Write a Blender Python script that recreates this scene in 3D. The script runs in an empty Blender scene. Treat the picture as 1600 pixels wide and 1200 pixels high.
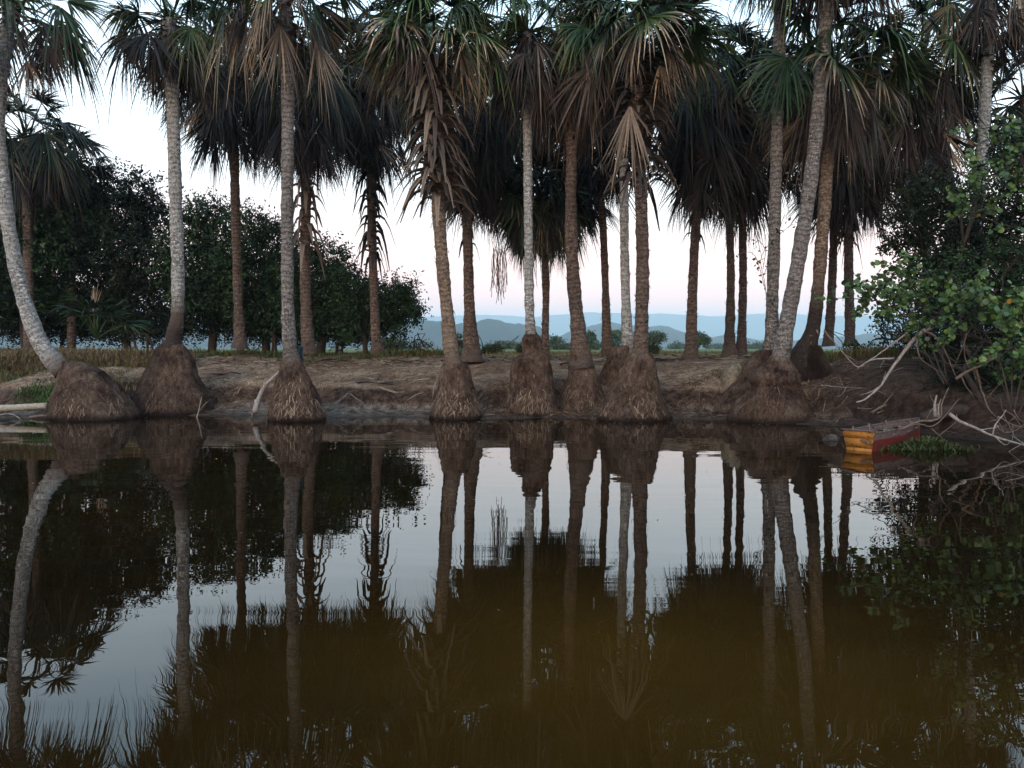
import bpy, math, numpy as np
from mathutils import Vector
R_ = math.radians
rng = np.random.default_rng(11)
U = lambda a, b, n=None: a + (np.asarray(b) - a) * rng.random(n) if n is not None else float(a + (b - a) * rng.random())
sc = bpy.context.scene
COL = sc.collection

# ------------------------------------------------------------------ camera
F = 1244.0; H = 1.6; PITCH = R_(2.53)
cd = bpy.data.cameras.new('camera'); cam = bpy.data.objects.new('camera', cd); COL.objects.link(cam)
cam.location = (0, 0, H); cam.rotation_euler = (R_(90) - PITCH, 0, 0)
cd.sensor_width = 36; cd.lens = F / 1600 * 36; cd.clip_start = 0.05; cd.clip_end = 40000
sc.camera = cam

# ------------------------------------------------------------------ world / sun / exposure
SUN_EL, SUN_ROT = 6.0, 200.0
w = bpy.data.worlds.new('World'); sc.world = w; w.use_nodes = True
nt = w.node_tree; nt.nodes.clear()
N = lambda t, tree=None: (tree or nt).nodes.new(t)
out = N('ShaderNodeOutputWorld'); bg = N('ShaderNodeBackground'); nt.links.new(bg.outputs[0], out.inputs[0])
sky = N('ShaderNodeTexSky'); sky.sky_type = 'NISHITA'; sky.sun_disc = False
sky.sun_elevation = R_(SUN_EL); sky.sun_rotation = R_(SUN_ROT)
tc = N('ShaderNodeTexCoord'); sep = N('ShaderNodeSeparateXYZ'); nt.links.new(tc.outputs['Generated'], sep.inputs[0])
ns = N('ShaderNodeTexNoise'); ns.inputs['Scale'].default_value = 2.2; ns.inputs['Detail'].default_value = 5
mp = N('ShaderNodeMapping'); mp.inputs['Scale'].default_value = (1, 1, 5); nt.links.new(tc.outputs['Generated'], mp.inputs[0]); nt.links.new(mp.outputs[0], ns.inputs[0])
ma = N('ShaderNodeMath'); ma.operation = 'MULTIPLY_ADD'; ma.inputs[1].default_value = 0.10; ma.inputs[2].default_value = -0.05
nt.links.new(ns.outputs[0], ma.inputs[0])
mb_ = N('ShaderNodeMath'); mb_.operation = 'ADD'; nt.links.new(ma.outputs[0], mb_.inputs[0]); nt.links.new(sep.outputs[2], mb_.inputs[1])
cr = N('ShaderNodeValToRGB'); nt.links.new(mb_.outputs[0], cr.inputs[0])
el = cr.color_ramp.elements
stops = [(0.0, (.46, .29, .34)), (.05, (.86, .38, .36)), (.10, (.92, .46, .42)), (.155, (.80, .60, .57)), (.20, (.80, .76, .77)), (.25, (.84, .90, .95)), (.42, (.56, .80, .98)), (.8, (.45, .66, .92))]
while len(el) < len(stops): el.new(0.5)
for e, (p, c) in zip(el, stops): e.position = p; e.color = (*c, 1)
sm = N('ShaderNodeMix'); sm.data_type = 'RGBA'; sm.blend_type = 'ADD'; sm.inputs[0].default_value = 1.0
sc_ = N('ShaderNodeVectorMath'); sc_.operation = 'SCALE'; sc_.inputs['Scale'].default_value = 14.5
nt.links.new(cr.outputs[0], sc_.inputs[0])
nt.links.new(sky.outputs[0], sm.inputs[6]); nt.links.new(sc_.outputs[0], sm.inputs[7])
nt.links.new(sm.outputs[2], bg.inputs[0]); bg.inputs[1].default_value = 0.1

ld = bpy.data.lights.new('sun', 'SUN'); lo = bpy.data.objects.new('sun', ld); COL.objects.link(lo)
ld.energy = 1.1; ld.angle = R_(25); ld.color = (1, .86, .74)
a = R_(SUN_ROT); e_ = R_(SUN_EL + 12)
sd = Vector((math.sin(a) * math.cos(e_), math.cos(a) * math.cos(e_), math.sin(e_)))
lo.rotation_euler = sd.to_track_quat('Z', 'Y').to_euler()

sc.view_settings.view_transform = 'Standard'; sc.view_settings.look = 'None'
sc.view_settings.exposure = 0.28; sc.view_settings.gamma = 1
cy = sc.cycles
cy.use_denoising = True; cy.volume_bounces = 2; cy.max_bounces = 6; cy.diffuse_bounces = 3; cy.glossy_bounces = 3

# ------------------------------------------------------------------ helpers
cp, sp = math.cos(PITCH), math.sin(PITCH)
def P(px, py, Y):
    u = (px - 800) / F; v = (600 - py) / F
    dy = cp + v * sp; dz = -sp + v * cp; t = Y / dy
    return np.array([u * t, Y, H + dz * t])
def PR(hw, Y): return hw / F * Y

class MB:
    def __init__(s): s.V = []; s.Q = []; s.T = []; s.W = []; s.n = 0
    def add(s, v, q, tint=0.0, val=0.5):
        v = np.asarray(v, float).reshape(-1, 3); q = np.asarray(q, int).reshape(-1, 4)
        s.V.append(v); s.Q.append(q + s.n)
        s.T.append(np.broadcast_to(np.asarray(tint, float), (len(v),)).copy())
        s.W.append(np.broadcast_to(np.asarray(val, float), (len(v),)).copy())
        s.n += len(v)
    def build(s, name, mat, parent=None, smooth=False, origin=None):
        V = np.concatenate(s.V); Q = np.concatenate(s.Q)
        me = bpy.data.meshes.new(name)
        o = np.zeros(3) if origin is None else np.asarray(origin, float)
        me.vertices.add(len(V)); me.vertices.foreach_set('co', (V - o).ravel())
        me.loops.add(len(Q) * 4); me.loops.foreach_set('vertex_index', Q.ravel())
        me.polygons.add(len(Q)); me.polygons.foreach_set('loop_start', np.arange(len(Q)) * 4)
        try: me.polygons.foreach_set('loop_total', np.full(len(Q), 4))
        except Exception: pass
        me.update(calc_edges=True)
        for nm, arr in (('tint', s.T), ('val', s.W)):
            at = me.attributes.new(nm, 'FLOAT', 'POINT'); at.data.foreach_set('value', np.concatenate(arr))
        if smooth: me.polygons.foreach_set('use_smooth', np.ones(len(Q), bool))
        me.materials.append(mat)
        ob = bpy.data.objects.new(name, me); COL.objects.link(ob)
        if parent is not None:
            ob.parent = parent; ob.location = Vector(o) - parent.location
        else: ob.location = o
        return ob

def thing(name, loc, label, cat, group=None):
    o = bpy.data.objects.new(name, None); COL.objects.link(o); o.location = loc
    o.empty_display_size = .2
    return tag(o, label, cat, group)
def tag(o, label, cat, group=None, kind=None):
    o['label'] = label; o['category'] = cat
    if group: o['group'] = group
    if kind: o['kind'] = kind
    return o
def nrm(v): return v / np.maximum(np.linalg.norm(v, axis=-1, keepdims=True), 1e-9)

def strips(mb, C, Wd, tint=0., val=.5):
    """C (N,K,3) centres, Wd (N,K,3) half-width vectors; tint/val broadcast to (N,K)"""
    n, k = C.shape[:2]
    v = np.stack([C - Wd, C + Wd], 2)
    base = (np.arange(n)[:, None] * k + np.arange(k - 1)[None]) * 2
    q = np.stack([base, base + 1, base + 3, base + 2], -1)
    t = np.repeat(np.broadcast_to(tint, (n, k)).reshape(n, k, 1), 2, 2).ravel()
    vv = np.repeat(np.broadcast_to(val, (n, k)).reshape(n, k, 1), 2, 2).ravel()
    mb.add(v, q, t, vv)

def smooth_path(pts, step=.1):
    """Catmull-Rom through (M,D) points; D may carry radius too"""
    p = np.asarray(pts, float); p = np.vstack([2 * p[0] - p[1], p, 2 * p[-1] - p[-2]])
    outp = []
    for i in range(1, len(p) - 2):
        d = np.linalg.norm(p[i + 1][:3] - p[i][:3]); k = max(2, int(d / step))
        t = np.linspace(0, 1, k, endpoint=False)[:, None]
        a, b, c, e = p[i - 1], p[i], p[i + 1], p[i + 2]
        outp.append(.5 * (2 * b + (c - a) * t + (2 * a - 5 * b + 4 * c - e) * t ** 2 + (3 * b - a - 3 * c + e) * t ** 3))
    outp.append(p[-2][None]); return np.vstack(outp)

def tube(mb, pts, rad, ns=10, rough=0., val=.5, tint0=0., cap=True):
    pts = np.asarray(pts, float); k = len(pts); rad = np.broadcast_to(rad, (k,))
    tg = nrm(np.gradient(pts, axis=0))
    ref = np.array([0, 1., 0]) if abs(tg[0][1]) < .8 else np.array([1., 0, 0])
    a = nrm(np.cross(tg, ref)); b = nrm(np.cross(tg, a))
    th = np.linspace(0, 2 * math.pi, ns, endpoint=False)
    r = rad[:, None] * (1 + rough * rng.normal(0, 1, (k, ns)))
    v = pts[:, None] + r[..., None] * (np.cos(th)[None, :, None] * a[:, None] + np.sin(th)[None, :, None] * b[:, None])
    L = np.concatenate([[0], np.cumsum(np.linalg.norm(np.diff(pts, axis=0), axis=1))]) + tint0
    if cap:
        v = np.concatenate([np.repeat(pts[:1, None], ns, 1), v, np.repeat(pts[-1:, None], ns, 1)]); L = np.concatenate([L[:1], L, L[-1:]]); k += 2
        if np.ndim(val): val = np.concatenate([val[:1], val, val[-1:]])
    i = np.arange(k - 1)[:, None] * ns; j = np.arange(ns)[None]; j2 = (j + 1) % ns
    q = np.stack([i + j, i + j2, i + ns + j2, i + ns + j], -1)
    val = np.repeat(np.broadcast_to(val, (k,))[:, None], ns, 1).ravel()
    mb.add(v, q, np.repeat(L[:, None], ns, 1).ravel(), val)

def hnoise(x, y, seed=0):
    r = np.random.default_rng(seed); o = 0
    for f, am in ((.35, 1), (.8, .6), (1.7, .35), (3.7, .2), (7.9, .1)):
        for _ in range(2):
            a_ = r.uniform(0, 6.28); ph = r.uniform(0, 6.28)
            o = o + am * .5 * np.sin((x * math.cos(a_) + y * math.sin(a_)) * f * r.uniform(.8, 1.25) * 2 + ph)
    return o

# ------------------------------------------------------------------ materials
def mat(name, build, rough=.8, spec=.3):
    m = bpy.data.materials.new(name); m.use_nodes = True; t = m.node_tree
    b = t.nodes['Principled BSDF']; b.inputs['Roughness'].default_value = rough; b.inputs['Specular IOR Level'].default_value = spec
    build(t, b); return m
def attr(t, nm):
    n = t.nodes.new('ShaderNodeAttribute'); n.attribute_name = nm; return n.outputs['Fac']
def ramp(t, fac, stops, interp='LINEAR'):
    r = t.nodes.new('ShaderNodeValToRGB'); e = r.color_ramp.elements; r.color_ramp.interpolation = interp
    while len(e) < len(stops): e.new(.5)
    for x, (p, c) in zip(e, stops): x.position = p; x.color = (*c, 1)
    t.links.new(fac, r.inputs[0]); return r.outputs[0]
def noise(t, scale, detail=4, sc3=(1, 1, 1), rough=.6, vec=None):
    g = t.nodes.new('ShaderNodeNewGeometry'); m = t.nodes.new('ShaderNodeMapping'); m.inputs['Scale'].default_value = sc3
    t.links.new(vec or g.outputs['Position'], m.inputs[0])
    n = t.nodes.new('ShaderNodeTexNoise'); n.inputs['Scale'].default_value = scale; n.inputs['Detail'].default_value = detail; n.inputs['Roughness'].default_value = rough
    t.links.new(m.outputs[0], n.inputs[0]); return n.outputs[0]
def mix(t, f, a_, b_, mode='MIX'):
    m = t.nodes.new('ShaderNodeMix'); m.data_type = 'RGBA'; m.blend_type = mode
    for s, v in ((0, f), (6, a_), (7, b_)):
        if hasattr(v, 'links'): t.links.new(v, m.inputs[s])
        else: m.inputs[s].default_value = v if s == 0 else (*v, 1)
    return m.outputs[2]
def math_(t, op, a_, b_=0., c_=0., clamp=False):
    if c_ is True: c_, clamp = 0., True
    m = t.nodes.new('ShaderNodeMath'); m.operation = op; m.use_clamp = bool(clamp)
    for s, v in ((0, a_), (1, b_), (2, c_)):
        if hasattr(v, 'links'): t.links.new(v, m.inputs[s])
        else: m.inputs[s].default_value = v
    return m.outputs[0]
def bump(t, b, h, strength=.5, dist=.02):
    n = t.nodes.new('ShaderNodeBump'); n.inputs['Strength'].default_value = strength; n.inputs['Distance'].default_value = dist
    t.links.new(h, n.inputs['Height']); t.links.new(n.outputs[0], b.inputs['Normal'])
def col(t, b, c): t.links.new(c, b.inputs['Base Color'])

def m_frond(t, b):
    c = ramp(t, attr(t, 'tint'), [(0, (.006, .019, .010)), (.2, (.017, .046, .017)), (.42, (.05, .085, .021)), (.55, (.17, .14, .085)), (.7, (.30, .235, .175)), (.85, (.075, .057, .050)), (1, (.042, .026, .023))])
    v = ramp(t, attr(t, 'val'), [(0, (.12, .12, .125)), (.5, (.72, .70, .70)), (1, (1.55, 1.45, 1.3))])
    n = ramp(t, noise(t, 25, 3), [(.3, (.65, .65, .65)), (.7, (1.15, 1.15, 1.15))])
    col(t, b, mix(t, 1., mix(t, 1., c, v, 'MULTIPLY'), n, 'MULTIPLY'))
M_FROND = mat('palm_frond', m_frond, .6, .3)

def m_trunk(light, mid, dark, ring=.6):
    def f(t, b):
        big = noise(t, 1.6, 5, (1, 1, .6)); fine = noise(t, 26, 5, (1, 1, .5), .7)
        c = ramp(t, big, [(.28, mid), (.55, light), (.8, mid)])
        # leaf scar rings follow the stem's own length
        al = attr(t, 'tint')
        rg = math_(t, 'ADD', math_(t, 'MULTIPLY', al, 52.), math_(t, 'MULTIPLY', noise(t, 4, 4), 16.))
        rg = math_(t, 'MULTIPLY_ADD', math_(t, 'SINE', rg), .5, .5)
        scar = noise(t, 9, 4, (1, 1, 4.5), .75)
        s2 = ramp(t, scar, [(.52, (0, 0, 0)), (.62, (1, 1, 1))])
        c = mix(t, math_(t, 'MULTIPLY', math_(t, 'POWER', rg, 4.), ring * .95), c, dark)
        c = mix(t, math_(t, 'MULTIPLY', s2, ring), c, dark)
        chip = noise(t, 11, 5, (1, 1, 1.7), .8); pm = ramp(t, noise(t, 1.1, 3, (1, 1, .7)), [(.42, (.12, .12, .12)), (.6, (1, 1, 1))]); c = mix(t, mix(t, 1., ramp(t, chip, [(.50, (0, 0, 0)), (.55, (.85, .85, .85))]), pm, 'MULTIPLY'), c, dark)
        flake = noise(t, 7, 6, (1.3, 1.3, 2.6), .8); c = mix(t, mix(t, 1., ramp(t, flake, [(.54, (0, 0, 0)), (.58, (.9, .9, .9))]), pm, 'MULTIPLY'), c, tuple(min(1, q * 1.7) for q in light))
        c = mix(t, ramp(t, fine, [(.40, (.8, .8, .8)), (.49, (0, 0, 0))]), c, dark)
        vv = math_(t, 'ADD', attr(t, 'val'), math_(t, 'MULTIPLY_ADD', fine, .6, -.3))
        c = mix(t, math_(t, 'MULTIPLY', vv, 1.6, 0., True), c, (.105, .075, .06)); c = mix(t, math_(t, 'MULTIPLY_ADD', vv, 2.2, -1.5, True), c, (.02, .014, .012))
        col(t, b, c)
        bump(t, b, math_(t, 'ADD', math_(t, 'ADD', math_(t, 'MULTIPLY', rg, .4), fine), math_(t, 'MULTIPLY', chip, -1.4)), 1., .05)
    return f
M_PALE = mat('pale_palm_bark', m_trunk((.58, .57, .54), (.38, .37, .35), (.11, .10, .09), .6), .85)
M_GREY = mat('grey_palm_bark', m_trunk((.34, .31, .285), (.21, .185, .17), (.055, .043, .038), .75), .85)
M_BROWN = mat('brown_palm_bark', m_trunk((.22, .155, .12), (.13, .09, .07), (.04, .028, .024), .75), .9)
M_TAN = mat('tan_palm_bark', m_trunk((.34, .25, .18), (.24, .17, .12), (.09, .06, .045), .6), .9)
M_DARK = mat('dark_palm_bark', m_trunk((.12, .09, .078), (.075, .055, .05), (.03, .022, .02), .6), .9)

def m_mound(t, b):
    big = noise(t, 2.4, 6); fib = noise(t, 14, 6, (1, 1, .35), .75); fine = noise(t, 60, 4, (1, 1, .5), .7)
    c = ramp(t, math_(t, 'MULTIPLY_ADD', big, .5, math_(t, 'MULTIPLY', fib, .5)), [(.36, (.028, .017, .014)), (.45, (.10, .060, .044)), (.55, (.23, .155, .115)), (.67, (.40, .30, .225))])
    c = mix(t, ramp(t, fine, [(.34, (.9, .9, .9)), (.5, (0, 0, 0))]), c, (.022, .013, .01))
    c = mix(t, attr(t, 'val'), c, (.022, .014, .012))
    col(t, b, c); bump(t, b, math_(t, 'ADD', fib, fine), 1., .12)
M_MOUND = mat('fibrous_root_mound', m_mound, .95, .1)
def m_root(t, b):
    col(t, b, ramp(t, attr(t, 'val'), [(0, (.03, .018, .014)), (.4, (.10, .06, .042)), (.75, (.20, .135, .095)), (1, (.38, .28, .20))]))
M_ROOT = mat('root_strand', m_root, .9, .1)

def m_leaf(c0, c1, c2):
    def f(t, b):
        col(t, b, mix(t, ramp(t, noise(t, 1.2, 3), [(.35, (0, 0, 0)), (.7, (.6, .6, .6))]), ramp(t, attr(t, 'val'), [(0, c0), (.6, c1), (1, c2)]), c0))
    return f
M_LEAF = mat('broad_leaf_foliage', m_leaf((.007, .017, .008), (.016, .040, .014), (.04, .085, .025)), .6, .25)
M_LEAFD = mat('dark_leaf_foliage', m_leaf((.006, .010, .007), (.011, .019, .011), (.025, .038, .017)), .6, .2)
M_FAR = mat('far_tree_foliage', m_leaf((.03, .05, .03), (.05, .08, .04), (.09, .12, .05)), .7, .1)
def m_round(t, b):
    v = attr(t, 'tint')
    c = ramp(t, v, [(0, (.012, .032, .011)), (.5, (.038, .088, .02)), (.88, (.10, .165, .034)), (.94, (.30, .23, .05)), (1, (.33, .16, .045))])
    n = ramp(t, noise(t, 30, 3), [(.3, (.7, .7, .7)), (.7, (1.2, 1.2, 1.2))]); col(t, b, mix(t, 1., c, n, 'MULTIPLY'))
M_ROUND = mat('round_leaf_foliage', m_round, .5, .4)
def m_bark(c0, c1):
    def f(t, b):
        n = noise(t, 18, 5, (1, 1, .5), .7); col(t, b, ramp(t, n, [(.3, c0), (.7, c1)])); bump(t, b, n, .6, .01)
    return f
M_BARK = mat('dark_bark', m_bark((.02, .015, .012), (.06, .045, .038)), .9)
M_DEAD = mat('bare_grey_wood', m_bark((.10, .085, .075), (.36, .31, .28)), .85)
M_TWIG = mat('brown_twig_wood', m_bark((.06, .04, .032), (.19, .14, .11)), .85)
M_LOG = mat('weathered_log', m_bark((.17, .15, .12), (.40, .35, .28)), .85)
def m_grass(t, b):
    c = ramp(t, attr(t, 'tint'), [(0, (.025, .06, .015)), (.35, (.07, .11, .03)), (.6, (.17, .15, .06)), (.8, (.15, .075, .04)), (1, (.30, .23, .14))])
    v = ramp(t, attr(t, 'val'), [(0, (.4, .4, .4)), (1, (1.35, 1.35, 1.35))]); col(t, b, mix(t, 1., c, v, 'MULTIPLY'))
M_GRASS = mat('grass_blade', m_grass, .75, .2)

def m_ground(t, b):
    g = t.nodes.new('ShaderNodeNewGeometry'); s = t.nodes.new('ShaderNodeSeparateXYZ'); t.links.new(g.outputs['Position'], s.inputs[0])
    z = s.outputs[2]; n1 = noise(t, .9, 6); n2 = noise(t, 5, 6, (1, 1, 1), .7); n3 = noise(t, 28, 5, (1, 1, 1), .75)
    zz = math_(t, 'ADD', z, math_(t, 'MULTIPLY_ADD', n1, .3, -.15))
    sand = ramp(t, n2, [(.38, (.27, .165, .108)), (.5, (.54, .37, .25)), (.64, (.70, .53, .38))])
    sand = mix(t, ramp(t, n1, [(.44, (0, 0, 0)), (.58, (.6, .6, .6))]), sand, (.24, .135, .09))
    mud = ramp(t, n2, [(.38, (.09, .065, .052)), (.5, (.28, .22, .18)), (.64, (.48, .39, .32))])
    scarp = ramp(t, n2, [(.4, (.05, .03, .022)), (.6, (.22, .135, .095))])
    zr = math_(t, 'MULTIPLY', zz, .5)
    m1 = ramp(t, zr, [(.10, (0, 0, 0)), (.15, (1, 1, 1))]); m2 = ramp(t, zr, [(.27, (0, 0, 0)), (.33, (1, 1, 1))])
    c = mix(t, m2, mix(t, m1, mud, scarp), sand)
    # meadow on the plain behind
    yy = math_(t, 'ADD', s.outputs[1], math_(t, 'MULTIPLY_ADD', n1, 6, -3.))
    far = ramp(t, math_(t, 'MULTIPLY', yy, .01), [(.27, (0, 0, 0)), (.31, (1, 1, 1))])
    n4 = noise(t, .05, 5); mead = ramp(t, n4, [(.35, (.10, .13, .04)), (.6, (.20, .20, .08)), (.8, (.13, .15, .06))])
    shade_soil = ramp(t, math_(t, 'ADD', math_(t, 'MULTIPLY', s.outputs[0], .05), math_(t, 'MULTIPLY_ADD', n1, .12, -.06)), [(.27, (0, 0, 0)), (.36, (.85, .85, .85))])
    c = mix(t, shade_soil, c, ramp(t, n2, [(.4, (.030, .019, .016)), (.6, (.09, .055, .043))]))    # dark reddish soil by the thicket, with canopy shade painted into its colour
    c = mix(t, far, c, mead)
    c = mix(t, ramp(t, n3, [(.41, (.85, .85, .85)), (.5, (0, 0, 0))]), c, (.04, .028, .022))
    wet = ramp(t, math_(t, 'MULTIPLY', z, 1.), [(.0, (1, 1, 1)), (.10, (0, 0, 0))])
    c = mix(t, math_(t, 'MULTIPLY', wet, .7), c, (.035, .027, .024)); col(t, b, c)
    t.links.new(ramp(t, z, [(.01, (.5, .5, .5)), (.09, (.95, .95, .95))]), b.inputs['Roughness'])
    bump(t, b, math_(t, 'ADD', n2, math_(t, 'MULTIPLY', n3, .8)), 1., .16)
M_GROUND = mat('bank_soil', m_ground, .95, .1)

def m_water(t, b):
    g = t.nodes.new('ShaderNodeNewGeometry'); s = t.nodes.new('ShaderNodeSeparateXYZ'); t.links.new(g.outputs['Position'], s.inputs[0])
    murk = noise(t, .33, 5, (1, 1, 1), .65)
    c = ramp(t, murk, [(.35, (.004, .0023, .0009)), (.55, (.009, .0046, .0013)), (.75, (.018, .0085, .0018))]); 
    ax_ = math_(t, 'MULTIPLY', math_(t, 'SUBTRACT', s.outputs[0], .7), .45); ay_ = math_(t, 'MULTIPLY', math_(t, 'SUBTRACT', s.outputs[1], 3.9), .65)
    q_ = math_(t, 'ADD', math_(t, 'MULTIPLY', ax_, ax_), math_(t, 'MULTIPLY', ay_, ay_)); q_ = math_(t, 'POWER', 2.718, math_(t, 'MULTIPLY', q_, -1.))
    c = mix(t, math_(t, 'MULTIPLY', q_, math_(t, 'MULTIPLY_ADD', murk, 1.2, .1), True), c, (.044, .0215, .0034)); col(t, b, c)   # silt stirred up over a shallow sand bar
    b.inputs['Roughness'].default_value = .0; b.inputs['IOR'].default_value = 1.333; b.inputs['Specular IOR Level'].default_value = .5
    swell = noise(t, .9, 2, (.35, 1.5, 1), .4)          # long lazy undulations
    rip = noise(t, 9, 2, (.3, 1.4, 1), .4)              # small wind ripples in patches
    patch = ramp(t, noise(t, .28, 2, (.5, 1, 1)), [(.50, (0, 0, 0)), (.68, (1, 1, 1))])
    edge = ramp(t, math_(t, 'MULTIPLY', s.outputs[1], .05), [(.45, (0, 0, 0)), (.85, (.5, .5, .5))])
    amp = math_(t, 'ADD', math_(t, 'ADD', patch, edge), .06)
    # expanding ring where something broke the surface
    dx = math_(t, 'SUBTRACT', s.outputs[0], -3.35); dy = math_(t, 'SUBTRACT', s.outputs[1], 9.3)
    rr = math_(t, 'SQRT', math_(t, 'ADD', math_(t, 'MULTIPLY', dx, dx), math_(t, 'MULTIPLY', dy, dy)))
    ring = math_(t, 'MULTIPLY', math_(t, 'SINE', math_(t, 'MULTIPLY', rr, 26.)), math_(t, 'POWER', 2.718, math_(t, 'MULTIPLY', rr, -2.4)))
    h = math_(t, 'ADD', math_(t, 'MULTIPLY', swell, .006), math_(t, 'MULTIPLY', math_(t, 'MULTIPLY', rip, amp), .0007))
    h = math_(t, 'ADD', h, math_(t, 'MULTIPLY', ring, .0009))
    bump(t, b, h, 1., 1.)
M_WATER = mat('still_brown_water', m_water, 0, .5)

# ------------------------------------------------------------------ setting: ground, water, mountains
SX = np.array([-400, -60, -30, -14, -11.6, -9, -6.2, -4.5, 0, 3.6, 5.3, 6.3, 7.0, 7.7, 8.5, 12, 20, 60, 400])
SY = np.array([60, 24, 20, 18.2, 18.2, 18.9, 19.2, 18.9, 18.3, 18.2, 17.4, 16.8, 15.9, 14.9, 13.2, 11.6, 10.5, 8, -60])
def shore(x): return np.interp(x, SX, SY) + .12 * np.sin(x * 1.9) + .07 * np.sin(x * 4.3 + 1)
def ground_z(x, y):
    x = np.asarray(x, float); y = np.asarray(y, float)
    s = y - shore(x) + .10 * np.sin(x * 3.1 + 2) + .07 * np.sin(x * 7.3)
    sh = .35 * np.sin(x * .9 + .6) + .2 * np.sin(x * 2.3)         # the scarp wanders in and out
    sA = np.where(s > .3, s - np.clip((s - .3) / .6, 0, 1) * sh * .45, s)
    z = np.interp(sA, [-6, -1, 0, .5, .85, 1.15, 1.6, 3.8, 6.5, 9, 400], [-1.1, -.28, 0, .10, .18, .46, .70, 1.12, 1.36, 1.40, 1.40])
    rough = np.interp(sA, [-1, .2, 1, 3, 12, 60], [0, .015, .07, .045, .03, .0])
    z = z + rough * (hnoise(x * 1.5, y * 1.5, 3) + .5 * hnoise(x * 4.5, y * 4.5, 8) * (sA < 30))
    # opposite bank behind the camera
    z = np.maximum(z, np.interp(-y, [-400, 6, 8, 12, 400], [-1.1, -1.1, 0, 1.2, 1.4]))
    # dark wet hump beside the boat, and the left promontory
    z = z + .17 * np.exp(-((x - 5.6) / .45) ** 2 - ((y - 13.9) / .3) ** 2) * 4.4
    return z
def axis(stops):
    o = []
    for (a0, b0, n) in stops: o.append(np.linspace(a0, b0, n, endpoint=False))
    return np.concatenate(o + [[stops[-1][1]]])
gx = axis([(-9500, -400, 24), (-400, -40, 40), (-40, -14, 60), (-14, 14, 360), (14, 40, 60), (40, 400, 40), (400, 9500, 24)])
gy = axis([(-500, -30, 12), (-30, 10, 50), (10, 14, 40), (14, 26, 190), (26, 45, 80), (45, 120, 50), (120, 900, 40), (900, 9800, 30)])
GX, GY = np.meshgrid(gx, gy, indexing='ij'); GZ = ground_z(GX, GY)
def grid_quads(a_, b_):
    i = np.arange(a_ - 1)[:, None] * b_ + np.arange(b_ - 1)[None]
    return np.stack([i, i + b_, i + b_ + 1, i + 1], -1)
mb = MB(); mb.add(np.stack([GX, GY, GZ], -1), grid_quads(*GX.shape))
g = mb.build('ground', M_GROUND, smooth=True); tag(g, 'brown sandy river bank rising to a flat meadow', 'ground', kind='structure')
mb = MB(); wx = np.linspace(-400, 400, 41); wy = np.linspace(-30, 70, 11); A, B = np.meshgrid(wx, wy, indexing='ij')
mb.add(np.stack([A, B, A * 0], -1), grid_quads(*A.shape))
g = mb.build('water', M_WATER); tag(g, 'still brown water mirroring palms and sky', 'water', kind='structure')

def m_hill(t, b):
    n = noise(t, .004, 6); col(t, b, ramp(t, n, [(.35, (.016, .024, .022)), (.65, (.032, .042, .034))]))
M_HILL = mat('forested_hill', m_hill, .95, .05)
def ridge(name, Y, depth, prof, label, seed, nz=.06):
    pp = np.array(prof, float); xs = np.linspace(pp[0, 0], pp[-1, 0], 1100)
    top = np.interp(xs, pp[:, 0], pp[:, 1])
    k = np.ones(5) / 5; top = np.convolve(np.pad(top, 2, 'edge'), k, 'valid')
    Xw = (xs - 800) / F * Y; Zt = H + (545 - top) / F * Y
    ts = np.linspace(-1, 1, 31); X2, T2 = np.meshgrid(Xw, ts, indexing='ij')
    hN = hnoise(X2 / Y * 26, T2 * 3 + seed, seed) ; hM = hnoise(X2 / Y * 140, T2 * 7, seed + 5)
    Z = 1.2 + (Zt[:, None] - 1.2) * np.clip(1 - np.abs(T2) ** 1.25, 0, 1) * (1 + nz * hM + nz * hN * np.abs(T2) * 4)
    Z = np.where(np.abs(T2) > .99, -.5, Z)
    m = MB(); m.add(np.stack([X2, Y + T2 * depth, Z], -1), grid_quads(*X2.shape))
    o = m.build(name, M_HILL, smooth=True); tag(o, label, 'mountains', kind='structure')
ridge('mountains', 2100, 400, [(-3000, 530), (300, 520), (480, 505), (560, 508), (610, 501), (655, 499), (700, 505), (735, 506), (768, 500), (800, 507), (822, 506), (845, 513), (870, 532), (900, 546)], 'blue hills rising over the plain between the trunks', 2)
ridge('mountains', 2800, 500, [(790, 546), (850, 535), (890, 518), (930, 507), (955, 503), (985, 509), (1010, 513), (1040, 510), (1070, 519), (1095, 526), (1115, 528), (1130, 523), (1150, 524), (1175, 533), (1195, 529), (1220, 540), (1250, 530), (1400, 520), (4000, 530)], 'nearer range of blue hills beyond the field', 4)
ridge('mountains', 8600, 1000, [(-3000, 500), (500, 498), (620, 496), (700, 493), (760, 492), (830, 496), (880, 490), (930, 488), (1000, 491), (1060, 490), (1120, 494), (1200, 490), (1300, 492), (1400, 495), (4500, 500)], 'pale far mountain range under the pink sky', 7, .02)

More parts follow.
